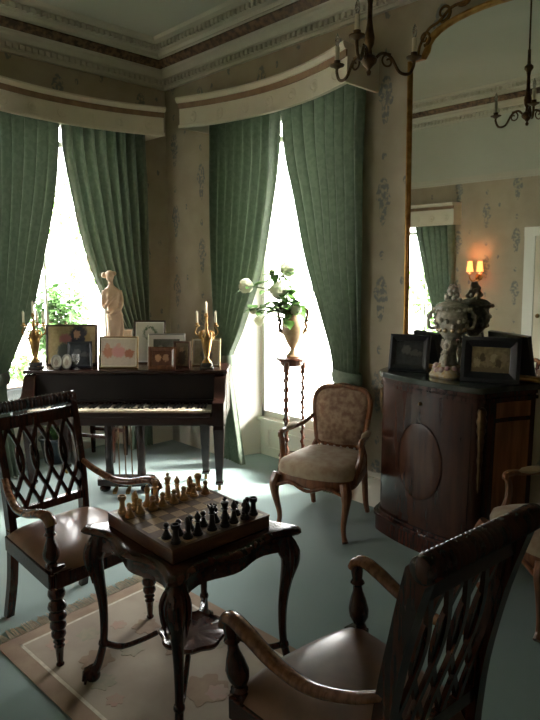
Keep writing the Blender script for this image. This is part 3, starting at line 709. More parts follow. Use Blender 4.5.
# ---------------------------------------------------------------- serpentine cabinet with a marble top
CZ = 1.075
cb = thing('serpentine_cabinet', 'bow-fronted dark mahogany cabinet with green marble top under the gilt mirror', 'cabinet', (3.18, 0, 0))
front = [(-.46,-.02),(-.455,-.12),(-.44,-.22),(-.40,-.29),(-.30,-.335),(-.15,-.375),(.0,-.395),(.14,-.40),(.25,-.395),(.30,-.385),(.325,-.355),(.345,-.30),(.39,-.17),(.47,-.02)]
fs = [p[:2] for p in smooth_path(front, 4)]
def cab(k, dz0, dz1, name, mat, inset=0, bevel=0, sm=50):
    pts = [((x+.01)*k-.01, min(-.02 if abs(y) < .03 else -.02, y*k)) for x, y in fs]; return MB().prism(pts, dz0, dz1).build(name, mat, cb, smooth=sm, bevel=bevel)
cab(1.055, CZ-.038, CZ, 'marble_top', 'marble_green', bevel=.006)
cab(1.0, .14, CZ-.038, 'carcase', 'burr')
cab(1.03, .985, 1.005, 'frieze_moulding', 'mahogany'); cab(1.02, CZ-.058, CZ-.038, 'under_moulding', 'mahogany')
cab(1.06, .0, .10, 'plinth', 'mahogany'); cab(1.085, .10, .125, 'plinth_moulding', 'mahogany', bevel=.005); cab(1.04, .125, .145, 'base_moulding', 'mahogany')
def on_front(x, off=0.0):
    for a, b in zip(fs, fs[1:]):
        if a[0] <= x <= b[0]:
            w = (x-a[0])/(b[0]-a[0]+1e-9); y = a[1]+(b[1]-a[1])*w; return (x, y-off)
    return (x, -.4-off)
def curved_panel(x0, x1, z0, z1, off, name, mat, parent, oval=False, nu=18, nv=16):
    m = MB()
    if oval:
        cx, cz, rx, rz = (x0+x1)/2, (z0+z1)/2, (x1-x0)/2, (z1-z0)/2
        rings = []
        for k, o in ((1.0,-.004),(1.0,off),(.9,off*1.25),(.5,off*1.3),(.02,off*1.3)):
            rings.append([(*on_front(cx+rx*k*math.cos(a), o), cz+rz*k*math.sin(a)) for a in np.linspace(0,2*PI,41)[:-1]])
        m.loft(rings)
    else:
        m.grid(lambda u,v: (*on_front(x0+(x1-x0)*u, off), z0+(z1-z0)*v), nu, nv); m.grid(lambda u,v: (*on_front(x0+(x1-x0)*u, -.003), z0+(z1-z0)*v), nu, nv)
        m.loft([[(*on_front(x0+(x1-x0)*u, o), z) for u,z in [(i/nu,z0) for i in range(nu+1)]+[(i/nu,z1) for i in range(nu,-1,-1)]] for o in (-.003,off)], caps=False)
    return m.build(name, mat, parent, smooth=40)
dr = curved_panel(-.40, .27, .20, .975, .006, 'door', 'burr', cb)
curved_panel(-.22, .10, .33, .80, .010, 'oval_panel', 'burr_warm', dr, oval=True)
m = MB(); cx, cz = -.06, .565
m.tube([(*on_front(cx+.165*math.cos(a), .011), cz+.24*math.sin(a)) for a in np.linspace(0,2*PI,49)[:-1]], .0028, 6, loop=True); m.build('oval_moulding', 'burr', dr)
px, py = on_front(-.06, .012); MB().ball((px,py,.925),.012).build('keyhole', 'brass', dr)
dw = curved_panel(-.40, .27, 1.008, CZ-.06, .008, 'frieze_drawer', 'burr', cb, nv=4); 
m = MB(); q = [(*on_front(x,.010), z) for x,z in [(-.36+.58*i/12,1.013) for i in range(13)]+[(.22-.58*i/12,CZ-.066) for i in range(13)]]; m.tube(q, .003, 5, loop=True); m.build('drawer_moulding', 'mahogany', dw)
curved_panel(.355, .455, .20, .86, .006, 'side_panel', 'veneer_side', cb); curved_panel(.355, .455, .885, .975, .006, 'side_panel', 'veneer_side', cb, nv=4)
for mx_, my_, prof in ((.318,-.372,((.96,.004),(.95,.02),(.93,.026),(.905,.022),(.88,.030),(.85,.022),(.82,.026),(.79,.016),(.76,.021),(.70,.013),(.66,.017),(.60,.010),(.55,.013),(.48,.007),(.46,.003))), (-.425,-.262,((.96,.004),(.945,.02),(.92,.022),(.90,.018),(.88,.024),(.85,.016),(.80,.012),(.78,.004)))):
    MB().lathe([(r, z) for z, r in prof], (mx_, my_, 0), 10).build('corner_mount', 'bronze', cb)

# ---------------------------------------------------------------- gilt overmantel mirror above the cabinet
mx0, mx1 = 2.765, 3.92; mc = (mx0+mx1)/2; mw = (mx1-mx0)/2
mr = thing('gilt_mirror', 'tall arched gilt-framed mirror with pierced scroll crest', 'mirror', (mc, -.05, CZ+.005), 0, rx=MT)
zb, zs_, zc_ = 0.0, 1.925, 2.13          # bottom, shoulder and crown above the cabinet
def mirror_path(ins):
    h = mw-ins; top = [(-h, zs_-ins*.4),(-h+.09, zs_-ins*.4),(-h+.12, zs_+.06-ins)]; arc = []
    for k in range(1, 16):
        a = PI-(k/16)*PI; arc.append(((h-.12)*math.cos(a), zs_+.06-ins+(zc_-zs_-.06)*math.sin(a)**.85))
    P = [(-h, zb+ins)]+top+arc+[(-p[0],p[1]) for p in reversed(top)]+[(h, zb+ins)]
    return P
def ring3(ins, y): return [(x, y, z) for x, z in mirror_path(ins)]
m = MB(); m.loft([ring3(0,.035),ring3(0,-.006),ring3(.006,-.016),ring3(.016,-.018),ring3(.024,-.010),ring3(.03,-.012),ring3(.036,-.002),ring3(.036,.035)], caps=False, loop=True); m.build('frame', 'gilt', mr, smooth=40)
P = mirror_path(.034); m = MB(); m.add([(x,0,z) for x,z in P],[tuple(range(len(P)))]); m.add([(x,.02,z) for x,z in P],[tuple(range(len(P)))]); m.build('mirror_glass', 'mirror_glass', mr, smooth=0)
def scroll(cx, cz, r, a0, turns, d=1, y=-.012): return [(cx+r*(1-.8*k/24)*math.cos(a0+d*turns*2*PI*k/24), y, cz+r*(1-.8*k/24)*math.sin(a0+d*turns*2*PI*k/24)) for k in range(25)]
m = MB()
for s in (-1, 1):
    for cx, cz, r, a0, tn in ((-.455,2.03,.042,-1.6,1.3),(-.33,2.14,.05,-1.9,1.3),(-.20,2.20,.055,-2.2,1.3),(-.07,2.24,.05,-2.4,1.2)):
        q = scroll(cx, cz, r, a0, tn); m.tube([(s*x if s > 0 else -x, y, z) if s < 0 else (x, y, z) for x,y,z in q], [.011-.006*k/24 for k in range(25)], 7)
    q = smooth_path([(-.50,-.012,1.94),(-.485,-.012,2.0),(-.43,-.012,2.075),(-.36,-.012,2.10),(-.28,-.012,2.155),(-.18,-.012,2.165),(-.08,-.012,2.20)],5); m.tube([(x if s > 0 else -x,y,z) for x,y,z in q], .009, 7)
m.ball((0,-.012,2.30),(.035,.02,.06)); m.tube(scroll(0,2.2,.05,0,1.0),.01,7)
m.build('crest', 'gilt_dark', mr)

# ---------------------------------------------------------------- rug with fringe under the table
rg = thing('rug', 'pale floral rug with a fringed end under the chess table', 'rug', (3.22, -2.13, 0), math.radians(3))
RW, RH = .93, .46
def slab(m, x0,x1,y0,y1,z1): return m.box(x0,x1,y0,y1,0.001,z1)
MB().box(-RW,RW,-RH,RH,.001,.005).build('border', 'rug_border', rg, smooth=0)
MB().box(-RW+.09,RW-.09,-RH+.09,RH-.09,.005,.006).build('field', 'rug_field', rg, smooth=0)
m = MB()
for x0,x1,y0,y1 in ((-RW+.075,RW-.075,-RH+.075,-RH+.09),(-RW+.075,RW-.075,RH-.09,RH-.075),(-RW+.075,-RW+.09,-RH+.075,RH-.075),(RW-.09,RW-.075,-RH+.075,RH-.075)): m.box(x0,x1,y0,y1,.005,.0057)
m.build('border_line', 'fringe', rg, smooth=0)
rnd = random.Random(4)
bz = 0.0
def blossom(cx, cy, r, mat):
    global bz; bz += .00012; m = MB(); n = 48; m.prism([(cx+r*(1+.14*math.cos(6*a+cx*9)+.08*math.sin(11*a))*math.cos(a), cy+r*(1+.14*math.cos(6*a+cx*9)+.08*math.sin(11*a))*math.sin(a)) for a in np.linspace(0,2*PI,n+1)[:-1]], .0055, .0062+bz); m.build('motif', mat, rg, smooth=0)
for cx, cy, r, mt in ((.22,-.18,.055,'rug_pink'),(.32,-.12,.04,'rug_green'),(.14,-.25,.035,'rug_green'),(-.62,.22,.055,'rug_green'),(-.52,.27,.04,'rug_pink'),(-.70,-.12,.05,'rug_green'),(-.66,.02,.035,'rug_pink'),(-.74,-.26,.045,'rug_pink'),(-.35,-.26,.05,'rug_green'),(-.22,-.29,.035,'rug_pink'),(-.2,.26,.05,'rug_green'),(.0,.0,.09,'rug_border'),(.05,.02,.045,'rug_pink'),(.28,-.05,.03,'rug_pink'),(.36,-.2,.03,'rug_border'),(-.5,-.2,.07,'rug_border'),(-.45,-.05,.05,'rug_green'),(-.55,.1,.06,'rug_border'),(-.3,.1,.06,'rug_border'),(-.68,.3,.03,'rug_pink'),(.45,-.28,.05,'rug_green'),(.5,.25,.05,'rug_pink'),(.62,-.2,.05,'rug_green')): blossom(cx, cy, r, mt)
for s in (-1, 1):
    m = MB(); n = 100
    for k in range(n):
        y = -RH+.006+(2*RH-.012)*k/(n-1); l = rnd.uniform(.06,.09); dy = rnd.uniform(-.012,.012)
        m.tube([(s*RW,y,.005),(s*(RW+l*.5),y+dy*.5,.008),(s*(RW+l),y+dy,.005)], [.004,.004,.0035], 4)
    m.build('fringe', 'fringe', rg, smooth=0, kind='stuff')

# ================================================================ SMALLER THINGS
# ---------------------------------------------------------------- chessboard and men
BZ = .751; BC = Vector((TC.x-.005, TC.y-.01, 0)); BR = math.radians(-1.5)
bd = thing('chessboard', 'thick inlaid wooden chessboard box on the games table', 'chessboard', (BC.x, BC.y, TZ+.007), BR)
H = BZ-TZ-.007
MB().box(-.232,.232,-.232,.232,0,H-.006).build('box', 'board_wood', bd, smooth=0, bevel=.004)
m = MB()
for a,b,c,d_ in ((-.232,.232,-.232,-.216),(-.232,.232,.216,.232),(-.232,-.216,-.216,.216),(.216,.232,-.216,.216)): m.box(a,b,c,d_,H-.006,H)
m.build('rim', 'board_wood', bd, smooth=0)
sq = {}
for k, mt in ((0,'square_light'),(1,'square_dark')):
    me = MB().box(-.0266,.0266,-.0266,.0266,0,.0055).mesh('square',0); me.materials.append(MATS[mt]); sq[k] = me
for i in range(8):
    for j in range(8):
        o = link('square', sq[(i+j)%2], bd); o.location = (-.189+.054*i, -.189+.054*j, H-.006)
BASE = [(.004,0),(.0165,0),(.0175,.003),(.0165,.006),(.013,.009),(.0145,.012),(.011,.016)]
def piece_mesh(kind):
    m = MB()
    if kind == 'pawn': m.lathe(BASE+[(.007,.024),(.006,.030),(.0105,.033),(.006,.036),(.0095,.041),(.0095,.046),(.005,.051),(.001,.052)], n=12)
    elif kind == 'rook': m.lathe(BASE+[(.0095,.028),(.009,.042),(.013,.047),(.0145,.049),(.0145,.062),(.0105,.062),(.0105,.055),(.001,.055)], n=14)
    elif kind == 'bishop': m.lathe(BASE+[(.008,.030),(.0065,.042),(.0125,.046),(.007,.049),(.0105,.056),(.011,.061),(.008,.068),(.003,.074),(.005,.077),(.001,.080)], n=12)
    elif kind == 'queen':
        m.lathe(BASE+[(.009,.032),(.0075,.054),(.0135,.058),(.008,.062),(.012,.074),(.0155,.080),(.010,.080),(.004,.084),(.001,.086)], n=14)
        for k in range(7): m.ball((.0135*math.cos(k*.897),.0135*math.sin(k*.897),.083),.0035,6,4)
    elif kind == 'king':
        m.lathe(BASE+[(.0095,.034),(.008,.058),(.014,.062),(.0085,.066),(.0125,.078),(.0145,.084),(.008,.088),(.001,.089)], n=14); m.box(-.0025,.0025,-.0025,.0025,.087,.102); m.box(-.0025,.0025,-.0075,.0075,.093,.098)
    else:
        m.lathe(BASE+[(.0125,.02),(.010,.024),(.002,.026)], n=12)
        pts = [(-.011,.022),(.011,.022),(.010,.032),(.004,.040),(.006,.043),(.014,.040),(.0165,.045),(.010,.056),(.004,.064),(.003,.069),(-.002,.064),(-.010,.056),(-.0135,.043),(-.013,.032)]
        n = len(pts); c = (0,.045)
        m.loft([[(c[0]+(x-c[0])*k, y, c[1]+(z-c[1])*k) for x,z in pts] for k,y in ((.75,-.0075),(1,-.004),(1,.004),(.75,.0075))])
    return m.mesh(kind, 40)
pm = {}
ORD = ['rook','knight','bishop','queen','king','bishop','knight','rook']
def man(kind, colour, i, j, jx=0, jy=0):
    key = (kind, colour)
    if key not in pm:
        me = piece_mesh(kind); me.materials.append(MATS['boxwood' if colour == 'light' else 'ebonised']); pm[key] = me
    c, s = math.cos(BR), math.sin(BR); lx, ly_ = -.189+.054*i+jx, -.189+.054*j+jy
    o = link('chess_'+kind, pm[key]); o.scale = (1.14, 1.14, 1.14); o.location = (BC.x+c*lx-s*ly_, BC.y+s*lx+c*ly_, BZ); o.rotation_euler = (0,0,(0 if colour == 'light' else PI)+random.uniform(-.4,.4))
    end = ' on the king side' if j >= 4 else ' on the queen side'
    where = ('standing before its '+ORD[j]+(end if ORD[j] not in ('king','queen') else '')) if kind == 'pawn' else (end[4:]+' of its row' if kind not in ('king','queen') else 'in its back row')
    where = where if kind == 'pawn' else ('in its back row' if kind in ('king','queen') else 'in its back row,'+end)
    wd = {'light':'pale boxwood','dark':'near-black'}[colour]; det = {'pawn':'with a small round head','rook':'with a castle top','bishop':'with a pointed mitre','queen':'with a beaded coronet','king':'with a cross on top','knight':'with a horse head'}[kind]
    tag(o, ('%s chess %s %s, %s' % (wd, kind, det, where)) if kind != 'pawn' else '%s chess pawn, %s' % (wd, where), 'chess piece', '%s chess men' % wd)
rnd = random.Random(11)
for j in range(8):
    for col, i, ip in (('light',0,1),('dark',7,6)):
        man(ORD[j], col, i, j, rnd.uniform(-.006,.006), rnd.uniform(-.006,.006)); man('pawn', col, ip, j, rnd.uniform(-.006,.006), rnd.uniform(-.006,.006))

# ---------------------------------------------------------------- flower stand, vase and hydrangeas in the window bay
SX, SY, SZ = 1.64, .04, 1.015
fs_ = thing('flower_stand', 'tall dark plant stand with barley-twist legs carrying the urn vase', 'plant stand', (SX, SY, 0), .3)
MB().lathe([(.11,SZ-.03),(.125,SZ-.028),(.13,SZ-.015),(.125,SZ),(.01,SZ)], n=24).build('top', 'stand_wood', fs_)
MB().lathe([(.085,SZ-.07),(.095,SZ-.06),(.10,SZ-.03)], n=20).build('collar', 'stand_wood', fs_)
MB().lathe([(.01,.17),(.10,.17),(.11,.178),(.105,.188),(.01,.188)], n=24).build('low_shelf', 'stand_wood', fs_)
for k in range(3):
    a = k*PI*2/3+.55; cx, cy = .092*math.cos(a), .092*math.sin(a); m = MB(); rings = []
    for i in range(121):
        z = .2+(.70*i/120); tw = z*75; rings.append([(cx+.006*math.cos(tw)+(.0135+.002*math.cos(2*(b-tw)))*math.cos(b), cy+.006*math.sin(tw)+(.0135+.002*math.cos(2*(b-tw)))*math.sin(b), z) for b in np.linspace(0,2*PI,9)[:-1]])
    m.loft(rings); m.lathe([(.012,0),(.018,.015),(.012,.03),(.016,.06),(.018,.10),(.012,.15),(.017,.20)], (cx,cy,0), 10); m.lathe([(.018,.88),(.024,.895),(.016,.905),(.024,.93),(.022,SZ-.03)], (cx,cy,0), 10); m.build('leg', 'stand_wood', fs_, smooth=60)
vs = thing('urn_vase', 'tall mottled clay urn vase with scroll handles on the plant stand', 'vase', (SX+.01, SY, SZ), 0)
MB().lathe([(.055,0),(.06,.012),(.04,.03),(.02,.06),(.022,.075),(.03,.085),(.055,.13),(.085,.20),(.092,.25),(.085,.30),(.06,.34),(.045,.37),(.05,.39),(.065,.40),(.055,.402),(.04,.38),(.01,.36)], n=28).build('body', 'vase_clay', vs, smooth=60)
for s in (-1, 1):
    p = smooth_path([(s*.05,0,.375),(s*.085,0,.40),(s*.115,0,.385),(s*.118,0,.34),(s*.10,0,.29),(s*.11,0,.25),(s*.095,0,.215),(s*.08,0,.19)],5); o = MB().tube(p, .012, 8).ball((s*.115,0,.30),.014).ball((s*.108,0,.215),.014).build('handle', 'bronze', vs); o.rotation_euler = (0,0,.75)
vtop = np.array([SX+.01, SY, SZ+.40])
def hydrangea(px, py, r, label, depth=0.0, white='petal'):
    vdir = ray(px, py); # plane facing the room through the vase, at its own distance
    nrm = np.array([-_fw[0], -_fw[1], 0]); nrm /= np.linalg.norm(nrm); o0 = vtop+nrm*depth; t = ((o0-CAM)@nrm)/(vdir@nrm); P = CAM+vdir*t
    th = thing('hydrangea', label, 'flower', tuple(vtop+np.array([0,0,-.06])), group='white hydrangeas in the urn vase'); q = P-(vtop+np.array([0,0,-.06])); rnd = random.Random(int(px*7+py))
    mid = q*.5+np.array([0,0,.05+.12*abs(q[0])]); path = smooth_path([(0,0,0),tuple(mid),tuple(q)],6); MB().tube(path, .005, 6).build('stem', 'stem_green', th)
    m = MB(); n = int(150 if r > .04 else 60)
    for i in range(n):
        h = 1-2*(i+.5)/n; a = i*2.39996; d = Vector((math.sqrt(1-h*h)*math.cos(a), math.sqrt(1-h*h)*math.sin(a), h)); c = Vector(q)+d*r*rnd.uniform(.88,1.05)
        u = d.orthogonal().normalized(); w = d.cross(u); sp = rnd.uniform(0,1.5); s_ = .0125 if r > .04 else .010
        for k in range(4):
            e = u*math.cos(sp+k*PI/2)+w*math.sin(sp+k*PI/2); f = d.cross(e)
            m.add([c, c+e*s_*.6+f*s_*.5+d*.003, c+e*s_*1.1+d*.001, c+e*s_*.6-f*s_*.5+d*.003], [(0,1,2,3)])
    b = m.build('petals', white, th, smooth=0, kind='stuff'); MB().ball(tuple(q), r*.86, 12, 8).build('flower_head', 'petal', th)
    return th, path
def leaf(th, c, d, L, W):
    d = Vector(d).normalized(); u = d.cross(Vector((0,0,1)));
    if u.length < .1: u = Vector((1,0,0))
    u.normalize(); nn = u.cross(d); c = Vector(c); vs_ = []; fs2 = []
    for k in range(6):
        q = k/5; w = W*math.sin(PI*(q**.8))*.5+.001; p = c+d*L*q+Vector((0,0,-.25*L*q*q)); vs_ += [p-u*w+nn*w*.25, p, p+u*w+nn*w*.25]
    for k in range(5):
        for e in (0,1): fs2.append((k*3+e,k*3+e+1,k*3+e+4,k*3+e+3))
    MB().add(vs_, fs2).build('leaf', 'leaf', th, smooth=60)
rnd = random.Random(21)
FL = [(246,286,.056,'white hydrangea head hanging furthest out over the piano',.05),(288,269,.066,'upright white hydrangea head at the top of the bouquet',0),(279,290,.078,'largest white hydrangea head in the middle of the bouquet',.06),(259,321,.040,'small drooping white hydrangea head below the others',.06),(296,310,.042,'white hydrangea head resting on the rim of the urn vase',.09),(272,272,.022,'small budding hydrangea head beside the upright one',0),(253,311,.024,'small half-open hydrangea head on a low side stem',.05),(287,325,.022,'tiny white hydrangea floret head hanging against the vase body',.11)]
for px, py, r, lb, dp in FL:
    th, path = hydrangea(px, py, r, lb, dp)
    for k in range(12):
        p = path[int(len(path)*rnd.uniform(.25,.95))]; a = rnd.uniform(0,6.3); leaf(th, p, (math.cos(a)*1.0,math.sin(a),rnd.uniform(-.3,.6)), rnd.uniform(.11,.18), rnd.uniform(.065,.10))

# ---------------------------------------------------------------- things standing on the piano lid
def lid_pt(px, v, z=ZL):
    """point on the piano lid at depth v behind its front edge, seen at picture column px"""
    ax = Vector((math.cos(PA), math.sin(PA), 0)); ay = Vector((-math.sin(PA), math.cos(PA), 0)); lo, hi = -1.0, 1.0
    for _ in range(40):
        u = (lo+hi)/2; P = PIANO+ax*u+ay*v; q = np.array([P.x,P.y,z])-CAM; x = 270+FPX*(q@_rt)/(q@_fw)
        if x < px: lo = u
        else: hi = u
    P = PIANO+ax*u+ay*v; return (P.x, P.y, z+.001)
PXM = 1/FPX
def frame(name, label, loc, rz, w, h, border, depth, fmat, pmat, mat_border=0.0, matte='paint_white', lean=.16, group=None, arch=False, oval=False):
    t = thing(name, label, 'picture frame', (loc[0],loc[1],loc[2]), rz, group); W, Hh = w/2, h
    R_ = Matrix.Rotation(-lean, 4, 'X')
    def bld(m, n, mt, sm=30, par=t): return m.xf(R_).build(n, mt, par, smooth=sm)
    def rect(i, y):
        if oval: return [((W-i)*math.cos(a), y, Hh/2+(Hh/2-i)*math.sin(a)) for a in np.linspace(0,2*PI,33)[:-1]]
        if arch:
            return [(-W+i,y,i),(W-i,y,i)]+[((W-i)*math.cos(a), y, (Hh-W)+(W-i)*math.sin(a)) for a in np.linspace(0,PI,13)]
        return [(-W+i,y,i),(W-i,y,i),(W-i,y,Hh-i),(-W+i,y,Hh-i)]
    m = MB(); m.loft([rect(0,depth/2),rect(0,-depth/2),rect(border*.35,-depth*.75),rect(border*.8,-depth*.4),rect(border,-depth*.2),rect(border,depth/2)], caps=False, loop=True); f = bld(m, 'frame', fmat)
    q = rect(border*.9, 0); 
    if mat_border:
        m = MB(); m.add(rect(border*.9,-.0005),[tuple(range(len(q)))]); bld(m, 'mount', matte, 0)
    q = rect(border*.9+mat_border, -.0015); cz = sum(p[2] for p in q)/len(q) if not (arch) else Hh/2
    o = MB().add([(x,y,z-cz) for x,y,z in q],[tuple(range(len(q)))]).build('print', pmat, t, smooth=0); o.matrix_local = R_ @ Matrix.Translation((0,0,cz))
    m = MB(); m.add([(p[0]*.97,depth/2-.001,.003+p[2]*.97) for p in rect(0,0)],[tuple(range(len(rect(0,0))))]); bld(m, 'backing', 'velvet', 0)
    y0 = depth/2; MB().add([(-.02,y0+Hh*.70*math.sin(lean),Hh*.70*math.cos(lean)),(.02,y0+Hh*.70*math.sin(lean),Hh*.70*math.cos(lean)),(.03,Hh*.34+y0,0),(-.03,Hh*.34+y0,0),(-.02,y0+Hh*.70*math.sin(lean)+.006,Hh*.70*math.cos(lean)),(.02,y0+Hh*.70*math.sin(lean)+.006,Hh*.70*math.cos(lean)),(.03,Hh*.34+y0+.006,0),(-.03,Hh*.34+y0+.006,0)],[(0,1,2,3),(4,5,6,7),(0,1,5,4),(1,2,6,5),(2,3,7,6),(3,0,4,7)]).build('strut', 'velvet', t, smooth=0)
    return t
photo_mat('print_gala', (.42,.33,.17), [(.055,.02,.085,.16,(.03,.03,.045)),(.04,.085,.027,.036,(.45,.25,.17)),(-.05,.05,.05,.04,(.40,.16,.15)),(-.05,-.06,.075,.08,(.10,.12,.11)),(.13,.04,.025,.06,(.3,.22,.1))])
photo_mat('print_babies', (.60,.50,.40), [(-.085,0,.045,.045,(.50,.22,.14)),(0,.005,.055,.05,(.62,.30,.27)),(.085,-.01,.04,.035,(.42,.17,.11)),(0,.055,.018,.02,(.6,.36,.28)),(-.09,.05,.02,.02,(.55,.3,.2))], noise=.15)
photo_mat('print_group', (.12,.10,.08), [(-.03,.0,.025,.03,(.35,.25,.18)),(.03,.0,.03,.035,(.30,.18,.12))])
photo_mat('print_cert', (.66,.62,.50), [(0,.075,.058,.058,(.10,.16,.08)),(0,.07,.043,.045,(.66,.62,.50))], noise=.06)
photo_mat('print_people', (.16,.17,.15), [(-.05,-.01,.03,.05,(.33,.33,.3)),(.02,-.01,.03,.05,(.25,.24,.22)),(.08,0,.025,.04,(.36,.3,.27))])
photo_mat('print_warm', (.14,.06,.035), [(-.03,0,.025,.03,(.45,.24,.13)),(.03,.0,.025,.03,(.40,.22,.13))])
photo_mat('print_icon', (.24,.19,.12), [(0,-.02,.035,.07,(.10,.08,.07)),(0,.04,.02,.022,(.36,.27,.18))])
photo_mat('print_pale', (.48,.43,.34), [(0,-.02,.05,.05,(.16,.17,.18)),(0,.045,.02,.022,(.4,.3,.22))])
photo_mat('print_oval', (.42,.40,.34), [(0,-.005,.018,.026,(.22,.18,.15))], noise=.1)
photo_mat('print_dark', (.035,.04,.045), [(-.02,.02,.03,.03,(.10,.10,.10)),(.04,.0,.04,.02,(.08,.08,.08))], noise=.6)
photo_mat('print_sepia', (.30,.24,.13), [(-.075+.03*k, (.012 if k % 2 else -.02), .017, .026, ((.40,.33,.20),(.11,.085,.05),(.30,.24,.14))[k % 3]) for k in range(6)]+[(0,-.06,.12,.018,(.18,.14,.08))], noise=.6)
plain('frame_wood', (.07,.03,.016), (.04,.018,.01), 8, .35); plain('frame_gold', (.30,.21,.09), (.2,.13,.05), 14, .4, .6)
FG = 'framed photographs on the piano'
zf = PA
frame('photo_frame', 'large gilt-edged photograph of a man at a party, behind a dark blank frame', lid_pt(72,.24), zf+.06, .415, .335, .016, .02, 'frame_wood', 'print_gala', group=FG)
frame('photo_frame', 'dark frame leaning before the party photograph', lid_pt(80,.10), zf+.22, .19, .215, .022, .016, 'black_frame', 'print_dark', lean=.35, group=FG)
frame('photo_frame', 'wide silver frame holding three pink babies', lid_pt(118.5,.08), zf-.03, .315, .255, .012, .014, 'frame_gold', 'print_babies', .012, 'pelmet_cream', group=FG)
frame('photo_frame', 'tall cream mounted certificate with green wreath', lid_pt(150,.33), zf-.05, .265, .36, .012, .014, 'frame_wood', 'print_cert', .012, 'paint_white', lean=.1, group=FG)
frame('photo_frame', 'silver mounted group photograph before the tall certificate', lid_pt(166.5,.20), zf, .305, .265, .012, .014, 'silver', 'print_people', .035, group=FG)
frame('photo_frame', 'small red-brown frame with a warm portrait pair', lid_pt(162,.045), zf-.02, .215, .175, .03, .016, 'walnut', 'print_warm', group=FG)
frame('photo_frame', 'narrow arched icon in a dark wooden frame', lid_pt(181.5,.10), zf-.1, .135, .215, .018, .016, 'frame_wood', 'print_icon', group=FG)
frame('photo_frame', 'pale photograph behind the candelabrum at the treble end', lid_pt(206,.20), zf-.12, .235, .225, .008, .012, 'frame_gold', 'print_pale', .01, group=FG)
frame('photo_frame', 'small white frame standing behind the statue', lid_pt(126,.56), zf, .12, .27, .008, .012, 'silver', 'print_pale', .01, group=FG)
frame('photo_frame', 'small oval silver frame next to the little glass, nearer the candelabrum', lid_pt(56.5,.04), zf+.1, .085, .115, .010, .010, 'silver', 'print_oval', lean=.2, group=FG, oval=True)
frame('photo_frame', 'small oval silver frame touching the little glass', lid_pt(66.5,.035), zf-.1, .085, .12, .010, .010, 'silver', 'print_oval', lean=.2, group=FG, oval=True)
g = thing('glass_goblet', 'little cut-glass goblet among the piano photographs', 'glass', lid_pt(76.5,.03))
MB().lathe([(.03,0),(.03,.004),(.006,.01),(.006,.04),(.022,.055),(.03,.08),(.032,.12),(.029,.12),(.026,.08),(.01,.062),(.001,.06)], n=16).build('bowl', 'crystal', g, smooth=60)

def candelabrum(label, loc, rz, angles, which):
    t = thing('candelabrum', label, 'candelabrum', loc, rz, 'gilt candelabra on the piano')
    for k in range(8):
        a = k*PI/4; MB().tube(smooth_path([(.046*math.cos(a),.046*math.sin(a),.235),(.058*math.cos(a),.058*math.sin(a),.26),(.052*math.cos(a),.052*math.sin(a),.29),(.036*math.cos(a),.036*math.sin(a),.30)],3), .006, 6).build('leaf_scroll', 'brass', t)
    MB().prism(rrect(.055,.05,.02), 0, .018).build('plinth', 'marble_dark', t, smooth=30, bevel=.004)
    MB().prism(rrect(.045,.04,.018), .018, .05).build('marble_base', 'marble_dark', t, smooth=30, bevel=.006)
    for a in range(4): MB().ball((.042*math.cos(a*PI/2+.78),.038*math.sin(a*PI/2+.78),.012),.014).build('foot', 'brass', t)
    MB().lathe([(.040,.05),(.034,.06),(.020,.075),(.016,.09),(.024,.12),(.038,.19),(.046,.235),(.040,.262),(.020,.28),(.022,.292),(.014,.305),(.010,.33),(.016,.345),(.009,.36),(.009,.405),(.02,.415),(.012,.422),(.012,.44)], n=16).build('stem', 'brass', t, smooth=60)
    tips = [(0,0,.435)]
    for a in angles:
        R_ = .072; c, s = math.cos(a), math.sin(a)
        p = smooth_path([(.015*c,.015*s,.29),(.05*c,.05*s,.262),(.088*c,.088*s,.285),(R_*c*1.02,R_*s*1.02,.335)],5); 
        ar = MB().tube(p, .006, 7).build('arm', 'brass', t)
        MB().lathe([(.006,.33),(.022,.338),(.024,.344),(.010,.348),(.011,.365),(.001,.365)], (R_*c*1.02,R_*s*1.02,0), 12).build('drip_pan', 'brass', ar); tips.append((R_*c*1.02,R_*s*1.02,.36))
    for k, (x,y,z) in enumerate(tips):
        c, s = math.cos(rz), math.sin(rz); cd = MB().lathe([(.0095,0),(.0092,.07),(.009,.088),(.004,.094),(.0012,.095),(.0012,.104),(.0005,.104)], n=10).build('candle', 'wax')
        cd.location = (loc[0]+c*x-s*y, loc[1]+s*x+c*y, loc[2]+z); tag(cd, 'cream candle '+(['at the top', 'on the arm towards the window curtain', 'on the arm towards the party photograph', 'on the rear arm'] if which else ['at the top', 'on the arm towards the arched icon', 'on the arm at the piano end'])[k]+' of the candelabrum '+('by the oval frames' if which else 'before the pale photograph'), 'candle', 'cream candles on the piano')
candelabrum('gilt candelabrum with cream candles beside the oval photo frames', lid_pt(36,.09), PA, (PI+.2, .15, PI/2), 1)
candelabrum('gilt candelabrum with cream candles before the pale photograph', lid_pt(207,.075), PA, (PI, 0.0), 0)

